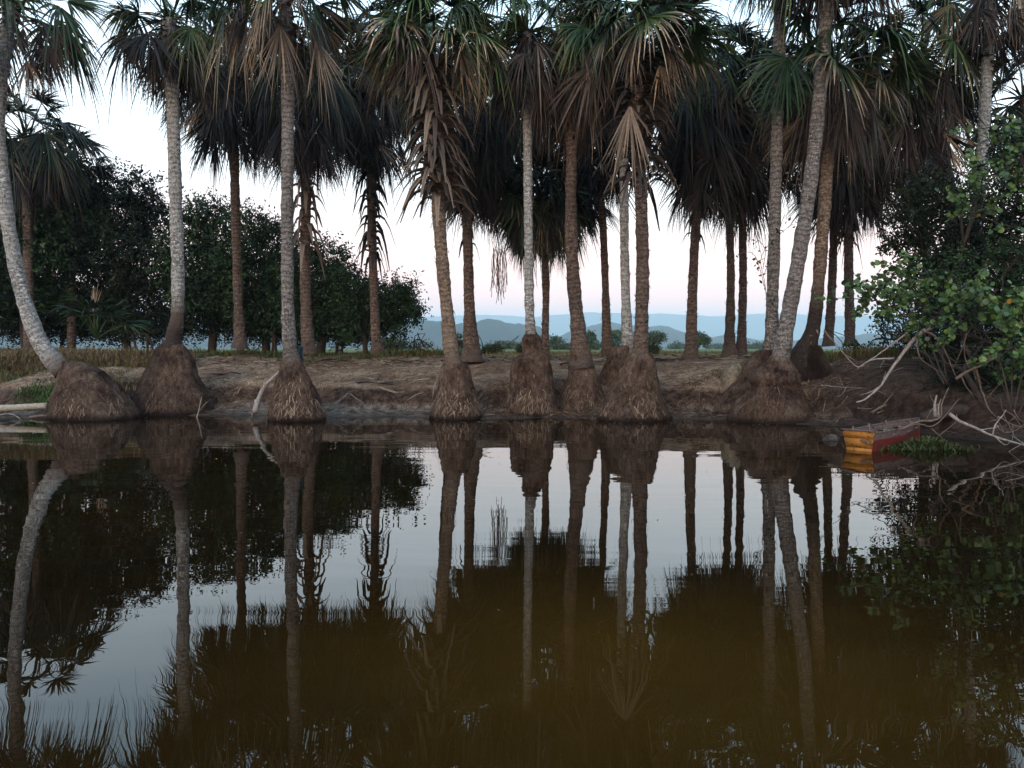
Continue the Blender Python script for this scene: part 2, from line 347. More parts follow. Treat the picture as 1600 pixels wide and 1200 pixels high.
# ------------------------------------------------------------------ palms
def frond(mb, hub, d, nvec, R, spread, nseg, droop, tint, val, base=None, tiptan=0., fray=.06, pw=.022, twist=0.):
    d = nrm(np.asarray(d, float)); nvec = np.asarray(nvec, float); nvec = nrm(nvec - nvec.dot(d) * d); s = np.cross(d, nvec)
    if twist: nvec, s = nvec * math.cos(twist) + s * math.sin(twist), s * math.cos(twist) - nvec * math.sin(twist)
    a_ = np.linspace(-spread, spread, nseg) + rng.normal(0, fray, nseg)
    ca, sa = np.cos(a_)[:, None], np.sin(a_)[:, None]
    dirs = nrm(ca * d + sa * s + rng.normal(0, fray * .8, (nseg, 1)) * nvec); e = nrm(-sa * d + ca * s)
    L = R * (.72 + .28 * np.cos(a_ * .8)) * U(.72, 1.08, nseg) * np.where(U(0, 1, nseg) < .1, .6, 1.)
    t = np.array([.03, .38, .62, .82, 1.]); da = max(2 * spread / nseg, .035)
    wd = np.array([.02, .55 * .38 * da + .004, .42 * .5 * da, .24 * .5 * da, .05 * .5 * da]) * R
    wd[0] = .01 * R
    dr = droop * U(.3, 2., nseg) + (U(0, 1, nseg) < .18) * U(.1, .5, nseg)
    C = np.asarray(hub)[None, None] + L[:, None, None] * t[None, :, None] * dirs[:, None]
    C[..., 2] -= (dr * L)[:, None] * (t ** 2.6)[None]
    C = C + (rng.normal(0, .02, nseg) * L)[:, None, None] * (t ** 3)[None, :, None] * e[:, None]
    flip = np.where(np.arange(nseg) % 2, 1, -1)[:, None, None]
    Wd = wd[None, :, None] * (e[:, None] + .55 * flip * nvec[None, None])
    tt = np.clip(tint + tiptan * np.clip((t - .45) / .4, 0, 1)[None] * U(.6, 1.2, (nseg, 1)), 0, 1) if tiptan else np.full((nseg, 5), tint)
    vv = np.clip(val + rng.normal(0, .24, (nseg, 1)) + np.zeros(5)[None], 0, 1)
    kp = U(0, 1, nseg) > .10 + .12 * (tint > .6)
    strips(mb, C[kp], Wd[kp], tt[kp], vv[kp])
    if base is not None:
        base = np.asarray(base, float); hub = np.asarray(hub, float)
        tt = np.linspace(0, 1, 5)[:, None]; mid = (base + hub) / 2 + np.array([0, 0, .12 * np.linalg.norm(hub - base)])
        pts = (1 - tt) ** 2 * base + 2 * tt * (1 - tt) * mid + tt ** 2 * hub
        sd_ = nrm(np.cross(hub - base, [0, 0, 1.]) + 1e-6); wdt = np.linspace(pw * 1.8, pw * .7, 5)[:, None]
        strips(mb, pts[None], (sd_ * wdt)[None], min(1, tint + .15), min(1, val + .15))
        strips(mb, pts[None] , (np.array([0, 0, 1.]) * wdt * .6)[None], min(1, tint + .15), val)
def vdir(az, elev): return np.array([math.cos(az) * math.cos(elev), math.sin(az) * math.cos(elev), math.sin(elev)])

def crown(T, s, ng, nd, Ls, parent, dead_tint=(.78, .98), gval=.5, dval=.45, deadval_hi=.06, elmin=-30, nseg=42, de=0, tipmax=.45):
    mg, md = MB(), MB()
    for i in range(ng):
        az = i * 2.39996 + U(-.25, .25); f = (i + .5) / ng; e0 = R_(80 + (elmin - 80) * f ** .85)
        Lp = s * U(.85, 1.25); b = T + vdir(az, 0) * .1 * s; hub = b + vdir(az, e0) * Lp + np.array([0, 0, -.10 * Lp * math.cos(e0)])
        dd = vdir(az + U(-.3, .3), e0 - R_(U(5, 60))); 
        tint = float(np.clip(U(.02, .38) + (f - .5) * .15, 0, .45)); tip = U(.0, tipmax) * (1 if f > .35 else .3)
        frond(mg, hub, dd, (0, 0, 1), s * U(.75, 1.25), U(1.2, 2.1), nseg + 4, U(.08, .6) + .15 * f, tint, np.clip(gval + U(-.25, .3), 0, 1), b, tiptan=tip, fray=U(.05, .12), twist=U(-.9, .9))
    for j in range(nd):
        f = (j + .5) / nd; f = f ** 1.1; az = j * 2.39996 + U(-.5, .5)
        b = T - np.array([0, 0, Ls * f]) + vdir(az, 0) * .12 * s
        e0 = R_(de + U(-5, -45) - 28 * f); Lp = s * U(.55, 1.05) * (1 - .35 * f)
        hub = b + vdir(az, e0) * Lp; hub[2] -= .1 * Lp
        dd = vdir(az + U(-.7, .7), R_(U(-42, -89)))
        hi = U(0, 1) < deadval_hi
        tint = U(.66, .74) if hi else U(*dead_tint)
        frond(md, hub, dd, vdir(az, R_(10)), s * U(.65, 1.4) * (1 - .15 * f), U(.18, 1.05), int(nseg * U(.6, 1)), U(.02, .35), tint, (.8 if hi else float(np.clip(dval + U(-.3, .3), 0, 1))), b, fray=U(.06, .17), twist=U(-1.2, 1.2))
    if ng: mg.build('crown', M_FROND, parent, origin=T)
    if nd: md.build('dead_frond_skirt', M_FROND, parent, origin=T)

def leaf_bases(path, L0, L1, s, parent, dens=22, up=.5, val=.5, tint=.86, length=.5, w=1., dp=1.):
    """old leaf stubs curling off the stem between two lengths along it"""
    m = MB(); seg = np.concatenate([[0], np.cumsum(np.linalg.norm(np.diff(path[:, :3], axis=0), axis=1))])
    n = int((L1 - L0) * dens); hs = np.linspace(L0, L1, n) + U(-.03, .03, n)
    for i, h in enumerate(hs):
        c = np.array([np.interp(h, seg, path[:, k]) for k in range(4)]); az = i * 2.39996 + U(-.2, .2)
        o = vdir(az, 0); r = c[3]; L = length * s * U(.65, 1.2); k = np.linspace(0, 1, 5)[:, None]
        e0 = R_(U(20, 60)) * up * 2; 
        outv = k * math.cos(e0) + .15 * k ** 2; upv = k * math.sin(e0) - (dp * U(.6, 1.3)) * k ** 2.4
        pts = c[:3] + o * r * .8 + L * (outv * o + upv * np.array([0, 0, 1.]))
        wd = np.array([.05, .042, .034, .024, .008])[:, None] * s * w * U(.8, 1.25)
        sd_ = np.cross(o, [0, 0, 1.]); strips(m, pts[None], (sd_ * wd + np.array([0, 0, .3]) * wd)[None], tint + U(-.1, .06), np.clip(val + U(-.25, .25), 0, 1))
        strips(m, pts[None] + .004, (nrm(o * .3 + np.array([0, 0, 1.])) * wd * .45)[None], tint, np.clip(val - .15, 0, 1))
    m.build('leaf_base', M_FROND, parent)

def mound(rows, Y, parent, origin, nroot=420, rval=.6, sq=.85, wet=.19, ftop=.3, dark=0.):
    """rows: (py, cx, halfwidth px) from top to bottom"""
    rows = np.array(rows, float)
    k = 64; tt = np.linspace(0, 1, k); idx = np.linspace(0, 1, len(rows))
    py = np.interp(tt, idx, rows[:, 0]); cx = np.interp(tt, idx, rows[:, 1]); hw = np.interp(tt, idx, rows[:, 2])
    kk = np.ones(5) / 5; hw = np.convolve(np.pad(hw, 2, 'edge'), kk, 'valid') * np.interp(tt, [0, .25, .6, 1], [1., .86, .95, 1.03])
    c = np.array([P(a_, b_, Y) for a_, b_ in zip(cx, py)]); r = PR(hw, Y)
    c = np.vstack([c, c[-1] - [0, 0, .35]]); r = np.append(r, r[-1] * 1.0); c = np.vstack([c[0], c]); r = np.append(.001, r)
    ns = 40; th = np.linspace(0, 2 * math.pi, ns, endpoint=False); ph = U(0, 6, 4)
    rr = r[:, None] * (1 + .05 * np.sin(3 * th + ph[0]) + .035 * np.sin(7 * th + ph[1] + c[:, 2:3] * 4) + .03 * np.sin(13 * th + ph[2] - c[:, 2:3] * 6) + rng.normal(0, .015, (len(r), ns)))
    v = np.stack([c[:, 0:1] + rr * np.cos(th), c[:, 1:2] + rr * sq * np.sin(th), np.repeat(c[:, 2:3], ns, 1) + rng.normal(0, .006, (len(r), ns))], -1)
    i = np.arange(len(r) - 1)[:, None] * ns; j = np.arange(ns)[None]; j2 = (j + 1) % ns
    q = np.stack([i + j2, i + j, i + ns + j, i + ns + j2], -1)
    wetv = np.clip(1 - (v[..., 2] - .02) / wet, 0, 1) * .9; wetv = np.clip(wetv + dark + .25 * np.sin(th * 2 + ph[3])[None] * (dark > 0), 0, .95)
    m = MB(); m.add(v, q, 0, wetv.ravel()); o = m.build('root_mound', M_MOUND, parent, smooth=True, origin=origin)
    # hanging rootlets
    m = MB(); n = int(nroot * 3.2); ztop = c[1, 2]; zbot = max(c[-2, 2], 0.02)
    f = np.where(U(0, 1, n) < .5, U(.72, 1, n), ftop + (1 - ftop) * U(0, 1, n) ** .6); zi = (ztop + (zbot + .12 - ztop) * f); zs = c[1:-1, 2][::-1]; order = np.argsort(zs)
    ci = np.interp(zi, zs[order], r[1:-1][::-1][order]); cxi = np.interp(zi, zs[order], c[1:-1, 0][::-1][order])
    az = U(0, 2 * math.pi, n); o3 = np.stack([np.cos(az), np.sin(az) * sq, az * 0], -1)
    st = np.stack([cxi, np.full(n, Y), zi], -1) + o3 * ci[:, None] * .99
    Lr = U(.06, .24, n) * (.45 + .55 * f); t4 = np.linspace(0, 1, 4)
    tang = np.stack([-np.sin(az), np.cos(az), az * 0], -1) * rng.normal(0, .5, (n, 1))
    C = st[:, None] + t4[None, :, None] * Lr[:, None, None] * (tang + o3 * U(.15, .85, (n, 1)))[:, None]
    C[..., 2] -= (t4[None] ** 1.3) * Lr[:, None] * U(.6, 1.1, (n, 1)); C[..., 2] = np.maximum(C[..., 2], U(.03, .11, (n, 1)))
    wv = np.stack([-np.sin(az), np.cos(az), az * 0], -1)[:, None] * (np.array([.0048, .0048, .004, .002])[None, :, None]) * U(.6, 1.5, (n, 1, 1))
    zval = np.clip((zi - .09) / .10, 0.03, 1)
    strips(m, C, wv, 0, np.clip((rval * (.15 + 1.5 * U(0, 1, (n, 1)) ** 2) * zval[:, None]), 0, 1)); m.build('root_fringe', M_ROOT, parent, origin=origin)

def trunk(rows, Y, material, parent, origin, stain=0., ns=18, rough=.035, rag=0):
    """rows: (px, py, halfwidth px) from the base up"""
    pts = [np.append(P(a_, b_, Y), PR(c_ * (.86 if b_ < 525 else .94), Y)) for a_, b_, c_ in rows]
    path = smooth_path(pts, .09); m = MB(); k = len(path)
    L = np.concatenate([[0], np.cumsum(np.linalg.norm(np.diff(path[:, :3], axis=0), axis=1))])
    wob = 1 + .035 * np.sin(L * 5 + U(0, 6)) + .03 * np.sin(L * 13 + U(0, 6)) + rng.normal(0, .012, k)
    val = np.clip(max(stain, .62) - L * .9, 0, 1)
    tube(m, path[:, :3], path[:, 3] * wob, ns, rough, val)
    rag = int(rag * 1.7)
    if rag:                                   # loose scales of old leaf bases on the stem
        n = rag; h = U(0, L[-1], n); c = np.stack([np.interp(h, L, path[:, q]) for q in range(4)], -1); az = U(0, 6.283, n)
        o = np.stack([np.cos(az), np.sin(az), az * 0], -1); t3 = np.array([0, .5, 1.]); ln = U(.06, .2, n)
        C = c[:, None, :3] + o[:, None] * (c[:, 3] * .96)[:, None, None] + (o[:, None] * .42 + np.array([0, 0, 1.]) * U(-.9, 1, (n, 1, 1))) * (t3[None, :, None] * ln[:, None, None])
        Wd = np.stack([-np.sin(az), np.cos(az), az * 0], -1)[:, None] * np.array([.03, .02, .003])[None, :, None]
        strips(m, C, Wd, h[:, None], 0.)
    m.build('trunk', material, parent, smooth=True, origin=origin); return path

def palm(label, Y, rows, material, crown_kw=None, T=None, mound_rows=None, mound_kw=None, stain=0., rag=0, boots=None, group='tall fan palms lining the bank', name='fan_palm', mY=None):
    base = P(rows[0][0], rows[0][1], Y); base[2] = ground_z(base[0], base[1])
    root = thing(name, base, label, 'palm', group)
    rows = list(rows)
    if mound_rows is None:                    # sink the foot into the soil
        b0 = rows[0]; rows = [(b0[0], b0[1] + 9, b0[2] * 1.25)] + rows
    T3 = P(T[0], T[1], Y) if T else P(rows[-1][0], rows[-1][1], Y)
    path = trunk(rows + ([(T[0], T[1], rows[-1][2] * .95)] if T else []), Y, material, root, base, stain, rag=rag)
    if mound_rows: mound(mound_rows, mY or Y, root, base, **(mound_kw or {}))
    if boots: leaf_bases(path, path_len(path) - boots[1], path_len(path) - boots[0], boots[2], root, **(boots[3] if len(boots) > 3 else {}))
    if crown_kw: crown(T3, parent=root, **crown_kw)
    return root, path, T3
def path_len(p): return np.linalg.norm(np.diff(p[:, :3], axis=0), axis=1).sum()
def hero(root, hubpx, Y, basepx, R, spread, tint, val, az=-math.pi / 2, elev=-80, nseg=34):
    m = MB(); frond(m, P(*hubpx, Y), vdir(az, R_(elev)), (0, -1, .2), R, spread, nseg, .03, tint + .04, val * .75, P(*basepx, Y), fray=.085, pw=.03)
    m.build('dead_frond', M_FROND, root, origin=P(*hubpx, Y))

# ---- front row, standing in the water's edge on swollen root mounds
r, p_, T_ = palm('pale palm at far left curving left from a broad root mound', 18.4,
    [(100, 580, 17), (82, 562, 15), (60, 530, 13), (35, 460, 12.5), (16, 370, 12), (4, 280, 11.5), (-3, 200, 11), (2, 120, 11), (12, 50, 11)], M_PALE,
    dict(s=1.15, ng=18, nd=26, Ls=.5, dead_tint=(.82, 1.), dval=.75, deadval_hi=.15), (14, 5),
    [(564, 108, 13), (571, 118, 25), (580, 127, 37), (600, 136, 49), (622, 141, 57), (650, 150, 67), (662, 152, 69)], dict(nroot=900, rval=.6), rag=20)
hero(r, (42, 95), 18.0, (20, 30), 1.0, .5, .7, .75); hero(r, (85, 30), 18.0, (25, 10), 1.35, .55, .97, .9, az=-.2, elev=-55); hero(r, (75, 70), 18.2, (25, 20), 1.25, .45, .97, .9, az=-.4, elev=-62)
palm('straight whitish palm rising from a mound ringed with a black stain', 19.7,
    [(270, 556, 19), (269, 540, 17), (272, 522, 13), (277, 495, 11.5), (278, 430, 11), (274, 300, 11), (270, 170, 11), (267, 100, 12)], M_PALE,
    dict(s=.92, ng=20, nd=44, Ls=.6, dval=.25), (264, 30),
    [(538, 269, 17), (546, 269, 27), (562, 270, 36), (590, 268, 45), (615, 268, 56), (640, 268, 66), (652, 268, 70)], dict(nroot=650, rval=.45, dark=.35), stain=1.5, rag=25)
r, p_, T_ = palm('grey palm with peeling white lower bark above a haystack root mound, pole leaning beside it', 17.9,
    [(458, 575, 18), (455, 560, 14), (452, 530, 11.5), (449, 450, 11), (449, 300, 11), (450, 170, 11), (448, 90, 12)], M_GREY,
    dict(s=1.05, ng=20, nd=26, Ls=.4, dval=.5, deadval_hi=.2), (444, -20),
    [(560, 456, 13), (570, 457, 20), (590, 459, 29), (615, 462, 38), (640, 464, 42), (653, 464, 43), (664, 464, 44)], dict(nroot=700, rval=.8), boots=(.2, 1.3, 1.1, dict(val=.75, tint=.8)), rag=15)
hero(r, (438, 40), 17.4, (442, -10), 1.35, .42, .72, .85); hero(r, (494, 62), 17.5, (470, -10), 1.35, .38, .72, .7, az=-.7, elev=-68)
r, p_, T_ = palm('palm with a thick ribbed collar of curled leaf stubs over a small straight mound', 18.3,
    [(713, 584, 14), (709, 574, 16), (707, 560, 13.5), (703, 535, 12.5), (699, 490, 11.5), (692, 420, 11.5), (685, 330, 11.5), (681, 250, 12), (679, 180, 12)], M_TAN,
    dict(s=1.02, ng=36, nd=14, Ls=.0, gval=.75, dval=.75, deadval_hi=.4, elmin=12, de=64, tipmax=.9), (679, 98),
    [(568, 712, 18), (578, 712, 26), (600, 713, 31), (625, 713, 36), (643, 713, 39), (655, 713, 41), (665, 713, 41)], dict(nroot=650, rval=.8), boots=(.05, 3.1, 1.15, dict(dens=44, val=.6, tint=.82, length=.72, w=1.6, dp=1.25)), rag=90)
md = MB()
for q in range(12):
    az = U(3.3, 6.2); hb = P(672 + U(-14, 34), U(215, 265), 18.3) + vdir(az, 0) * .3; frond(md, hb, vdir(az, R_(-80)), (0, -1, 0), U(.5, .9), .3, 9, .05, .86, U(.3, .7))
md.build('dead_frond', M_FROND, r)
palm('slender pale palm on a domed mound with a dark knot at its neck', 19.0,
    [(832, 540, 11), (829, 515, 9.5), (827, 470, 8.5), (826, 400, 8), (825, 300, 8), (824, 160, 8)], M_PALE,
    dict(s=1.05, ng=22, nd=34, Ls=.6, dval=.35), (824, 50),
    [(520, 830, 8), (525, 830, 13), (531, 831, 17), (540, 831, 18), (547, 832, 17), (552, 831, 17), (556, 831, 24), (562, 830, 30), (570, 829, 32), (580, 829, 33), (595, 829, 34), (610, 830, 36), (625, 830, 37), (640, 831, 39), (652, 831, 40)], dict(ftop=.5, nroot=620, rval=.75), rag=12)
palm('leaning brown palm narrowing upward from a small cone mound, right of the domed mound', 19.3,
    [(908, 575, 22), (906, 548, 16), (903, 510, 13.5), (897, 450, 12), (893, 380, 11.5), (892, 300, 10), (893, 230, 10), (888, 150, 10)], M_BROWN,
    dict(s=1.05, ng=22, nd=30, Ls=.9, gval=.6, dval=.5, deadval_hi=.1), (884, 70),
    [(548, 906, 16), (560, 907, 20), (580, 909, 24), (600, 910, 28), (618, 911, 30), (635, 911, 34), (650, 912, 38)], dict(nroot=520, rval=.7), boots=(.9, 2.4, .9, dict(val=.5, dens=16)), rag=60)
palm('pale grey palm partly behind the red footed palm', 19.9,
    [(984, 560, 16), (981, 530, 11), (979, 500, 9), (976, 400, 8), (975, 280, 8), (973, 150, 8)], M_PALE,
    dict(s=1.0, ng=18, nd=30, Ls=.6, dval=.35), (972, 60),
    [(540, 975, 14), (548, 972, 20), (570, 966, 24), (600, 962, 30), (630, 958, 38), (648, 956, 44)], dict(nroot=400, rval=.45), rag=15)
r, p_, T_ = palm('ragged barked palm with a tan dead frond hanging in front and a reddish foot', 18.1,
    [(1000, 585, 20), (1000, 570, 19), (1001, 545, 13), (1003, 480, 12), (1004, 400, 11.5), (1001, 300, 11), (996, 200, 11), (994, 150, 11)], M_BROWN,
    dict(s=1.12, ng=30, nd=20, Ls=.2, gval=.6, dval=.65, deadval_hi=.3, elmin=8, de=52, tipmax=.9), (992, 82),
    [(552, 1001, 16), (562, 1000, 24), (575, 998, 30), (600, 994, 38), (620, 990, 46), (640, 988, 55), (655, 988, 60), (665, 988, 60)], dict(nroot=900, rval=.7), boots=(.1, 3.0, 1.1, dict(dens=32, val=.42, length=.8, w=1.4, dp=1.15)), rag=160)
hero(r, (984, 165), 17.3, (1005, 85), 1.55, .42, .73, .9, az=-1.75, elev=-84, nseg=40)
palm('tall pale palm standing upright left of the leaning one in the twin clump', 18.9,
    [(1203, 575, 20), (1205, 540, 13), (1206, 500, 11), (1209, 400, 10.5), (1213, 250, 10.5), (1217, 100, 10.5), (1219, -40, 10.5)], M_GREY,
    dict(s=1.1, ng=22, nd=34, Ls=.6, dval=.4), (1220, -150),
    [(546, 1202, 15), (551, 1199, 23), (560, 1195, 29), (575, 1191, 34), (592, 1188, 38), (608, 1180, 45), (624, 1170, 53), (640, 1162, 58), (658, 1158, 61)], dict(nroot=600, rval=.35, dark=.25), rag=20)
palm('thick silvery palm sweeping up to the right from a bulging reddish base', 17.7,
    [(1216, 590, 26), (1219, 565, 16), (1225, 530, 14), (1236, 470, 13.5), (1250, 390, 13), (1264, 300, 12.5), (1277, 190, 12), (1287, 80, 12), (1294, -20, 12)], M_GREY,
    dict(s=1.15, ng=22, nd=34, Ls=.6, dval=.4), (1300, -130),
    [(556, 1219, 15), (564, 1218, 19), (572, 1216, 28), (580, 1214, 38), (590, 1212, 43), (598, 1212, 41), (604, 1212, 35), (610, 1211, 39), (625, 1208, 52), (645, 1206, 62), (658, 1206, 68), (668, 1206, 68)], dict(nroot=1000, rval=.45), rag=30)
palm('tan palm on a black bent foot right of the silvery leaning palm', 18.9,
    [(1255, 575, 26), (1260, 545, 19), (1270, 515, 13), (1277, 460, 11), (1284, 380, 11), (1291, 280, 11), (1298, 180, 10)], M_TAN,
    dict(s=1.1, ng=20, nd=36, Ls=.9, dval=.45, deadval_hi=.12), (1303, 105),
    [(540, 1262, 18), (548, 1262, 25), (560, 1263, 31), (575, 1264, 36), (592, 1266, 41), (612, 1268, 46), (635, 1268, 50), (652, 1268, 54)], dict(nroot=350, rval=.12, dark=.62), stain=2.2, rag=70)

# ---- back row on the bank top
def back(label, Y, rows, T, s=1.15, ng=22, nd=74, Ls=1., material=M_DARK, boots=None, **kw):
    if T[0] > 700 and T[1] < 200: T = (T[0], T[1] + 22)
    return palm(label, Y, rows, material, dict(s=s, ng=ng, nd=nd, Ls=Ls + .7, elmin=kw.pop('elmin', -35), dval=kw.pop('dval', .14), deadval_hi=kw.pop('hi', .03), gval=.1, de=kw.pop('de', 0), dead_tint=kw.pop('dt', (.84, 1.)), nseg=34), T, boots=boots, group='darker palms standing back on the bank top', **kw)  # back row frond colours lowered to paint in the shade among the crowns
back('reddish brown palm before the dark hedge, right of the whitish palm', 24.5, [(375, 536, 12), (374, 515, 9.5), (371, 440, 8), (368, 330, 8), (366, 240, 8)], (362, 75), Ls=1.6, material=M_BROWN, rag=50)
back('grey footed palm with drooping stubs, close behind the haystack mound palm', 23.5, [(482, 545, 13), (480, 520, 11), (477, 450, 9.5), (477, 380, 9), (478, 300, 9)], (476, 105), Ls=1.3, material=M_BROWN, boots=(3.2, 5.3, 1., dict(val=.6, dens=14, length=.55, w=1.8, dp=2.1, tint=.8)), rag=40)
back('thin shaggy palm beside the right end of the dark hedge', 25.5, [(590, 548, 11), (587, 520, 9), (584, 450, 7.5), (582, 380, 7.5), (580, 300, 8)], (578, 95), Ls=1.8, material=M_BROWN, boots=(2.5, 6.2, 1.1, dict(val=.2, dens=16, length=.5, w=1.8, dp=2.2)), rag=60)
back('dark palm flaring to a wide skirted foot, right of the ribbed collar palm', 22.8, [(737, 556, 18), (736, 535, 14), (734, 500, 11), (732, 430, 9), (730, 320, 9)], (730, 115), Ls=1.8, material=M_BROWN, boots=(3, 4.4, .8, dict(val=.2, dens=8, length=.4, w=1.5, dp=2.2)), rag=90)
r, p_, T_ = back('short palm with a low bushy black crown behind the slender pale palm', 24.0, [(853, 562, 8), (852, 520, 6.5), (853, 450, 6.5), (850, 380, 7)], (846, 312), s=.86, ng=70, nd=110, Ls=.0, elmin=-60, de=25, material=M_BROWN, rag=60)
m = MB()
for q in range(26):
    a0 = P(772 + U(-5, 18), 385 + U(-8, 12), 24.2); pts = a0 + np.array([[0, 0, 0], [U(-.1, .1), 0, -.5], [U(-.2, .15), 0, -1 - U(0, .6)]]); tube(m, smooth_path(pts, .2), .008, 4)
m.build('fruit_stalk', M_TWIG, r)
back('thin dark palm between the small cone mound and the red footed palm', 24.5, [(949, 556, 11), (948, 530, 8.5), (946, 450, 6.5), (943, 370, 6.5), (938, 280, 6.5)], (934, 110), Ls=1.7, material=M_BROWN, rag=70)
back('lone dark palm with a rough trunk midway between the two big clumps', 23.2, [(1080, 556, 13), (1080, 535, 10), (1082, 460, 8.5), (1086, 370, 8), (1092, 260, 8)], (1096, 95), Ls=2.2, material=M_BROWN, rag=110, boots=(2.8, 4.6, .9, dict(val=.3, dens=10, length=.4, w=1.5, dp=2.2)))
back('left palm of the close dark pair', 24.5, [(1140, 553, 13), (1140, 530, 9), (1142, 440, 7), (1140, 350, 7), (1138, 280, 7)], (1134, 110), Ls=2.2, material=M_DARK, rag=90)
back('right palm of the close dark pair', 25.0, [(1158, 552, 11), (1159, 525, 7.5), (1161, 440, 7), (1160, 350, 7), (1160, 290, 7)], (1172, 120), Ls=2.2, material=M_DARK, rag=90)
back('dark palm seen just right of the tan palm', 24.0, [(1294, 532, 9), (1297, 500, 8), (1301, 420, 7), (1304, 320, 7)], (1310, 140), Ls=1.6, material=M_DARK, rag=60, dt=(.8, 1.), hi=.1)
back('dark ragged palm nearest the right hand thicket', 23.2, [(1328, 532, 9), (1328, 500, 8.5), (1326, 420, 8), (1328, 320, 8)], (1340, 120), Ls=2.2, material=M_DARK, rag=60, boots=(2.8, 4.4, .9, dict(val=.2, dens=10, length=.45, w=1.5, dp=2.2)))
back('shaggy palm rising out of the right hand thicket', 22.5, [(1487, 545, 12), (1486, 480, 10), (1484, 400, 10), (1484, 300, 10)], (1440, 60), s=1.15, nd=48, Ls=2.0, material=M_DARK, dval=.5, hi=.08, dt=(.8, 1.))
back('far palm whose crown hangs over the upper right gap', 27, [(1450, 545, 9), (1448, 400, 8), (1430, 300, 8)], (1405, 140), Ls=1.6, nd=44)
palm('smooth grey palm above the right hand thicket with a dead brown skirt', 21.5,
    [(1518, 560, 11), (1524, 400, 10), (1534, 250, 9.5), (1541, 130, 9.5), (1545, 60, 9)], M_PALE,
    dict(s=1.1, ng=20, nd=40, Ls=.7, dval=.5, dead_tint=(.82, .98)), (1548, -20))
back('dark fan palm leaning in from the right edge', 24, [(1640, 550, 9), (1630, 400, 8), (1618, 300, 8)], (1600, 130), ng=24, nd=20, Ls=.5)
back('short green crowned palm above the hedge at far left', 27, [(45, 540, 8), (44, 400, 8), (42, 300, 8)], (42, 215), hi=0., s=1.15, ng=30, nd=14, Ls=.6, dval=.6, material=M_BROWN)
back('small leafy palm poking from the top of the left hedge', 29, [(112, 540, 7), (112, 400, 7), (110, 330, 7)], (106, 262), hi=0., s=1.0, ng=22, nd=8, Ls=.4, material=M_BROWN)
back('far dark palm between the whitish and haystack mound palms', 28, [(375, 538, 6), (371, 400, 6), (366, 280, 6), (350, 180, 6)], (318, 90), ng=20, nd=46, Ls=1.)
back('far dark palm behind the haystack mound crown', 29, [(454, 540, 6), (450, 400, 6), (448, 280, 6), (440, 200, 6)], (425, 115), ng=22, nd=40, Ls=1.6)
back('far dark palm behind the ribbed collar crown', 28, [(702, 546, 5), (690, 420, 5), (684, 300, 5), (665, 200, 5)], (632, 70), ng=24, nd=44, Ls=1.)
back('far dark palm filling behind the low black crown', 28, [(829, 548, 5), (826, 400, 5), (822, 300, 5)], (790, 150), ng=24, nd=40, Ls=1.6)
back('far dark palm above the pale grey trunk', 28, [(1002, 548, 5), (1004, 400, 5), (1002, 300, 5), (1016, 200, 5)], (1042, 110), ng=24, nd=36, Ls=1.4)
back('far dark palm behind the upright pale trunk of the twin clump', 28, [(1208, 548, 5), (1209, 400, 5), (1212, 250, 5)], (1228, 120), ng=24, nd=40, Ls=1.8)
back('far dark palm behind the thin shaggy palm', 28, [(588, 548, 5), (583, 420, 5), (580, 300, 5), (560, 200, 5)], (535, 110), ng=24, nd=60, Ls=1.4)
back('far dark palm behind the dark flared palm', 28, [(736, 548, 5), (732, 420, 5), (730, 300, 5)], (752, 150), ng=24, nd=80, Ls=2.2)
back('far dark palm behind the leaning brown trunk', 28, [(901, 548, 5), (895, 420, 5), (893, 300, 5)], (900, 165), ng=24, nd=80, Ls=2.2)
back('far dark palm behind the lone dark palm', 28, [(1080, 548, 5), (1082, 420, 5), (1090, 300, 5)], (1120, 130), ng=24, nd=70, Ls=1.8)
# young palm under the hedge
yp = thing('young_palm', P(150, 530, 25.5), 'stemless young palm with one blond dead leaf under the hedge', 'palm')
m = MB(); b0 = P(150, 530, 25.5)
for i in range(12):
    az = i * 2.4; e0 = R_(U(25, 80)); hb = b0 + vdir(az, e0) * U(.8, 1.3); frond(m, hb, vdir(az, e0 - .4), (0, 0, 1), .95, 1.3, 24, .25, U(.1, .3), .55, b0)
m.build('crown', M_FROND, yp)
m = MB(); frond(m, P(146, 492, 25.2), vdir(.3, R_(80)), (0, -1, 0), 1.2, .3, 14, .1, .68, .8, b0); m.build('dead_frond', M_FROND, yp)

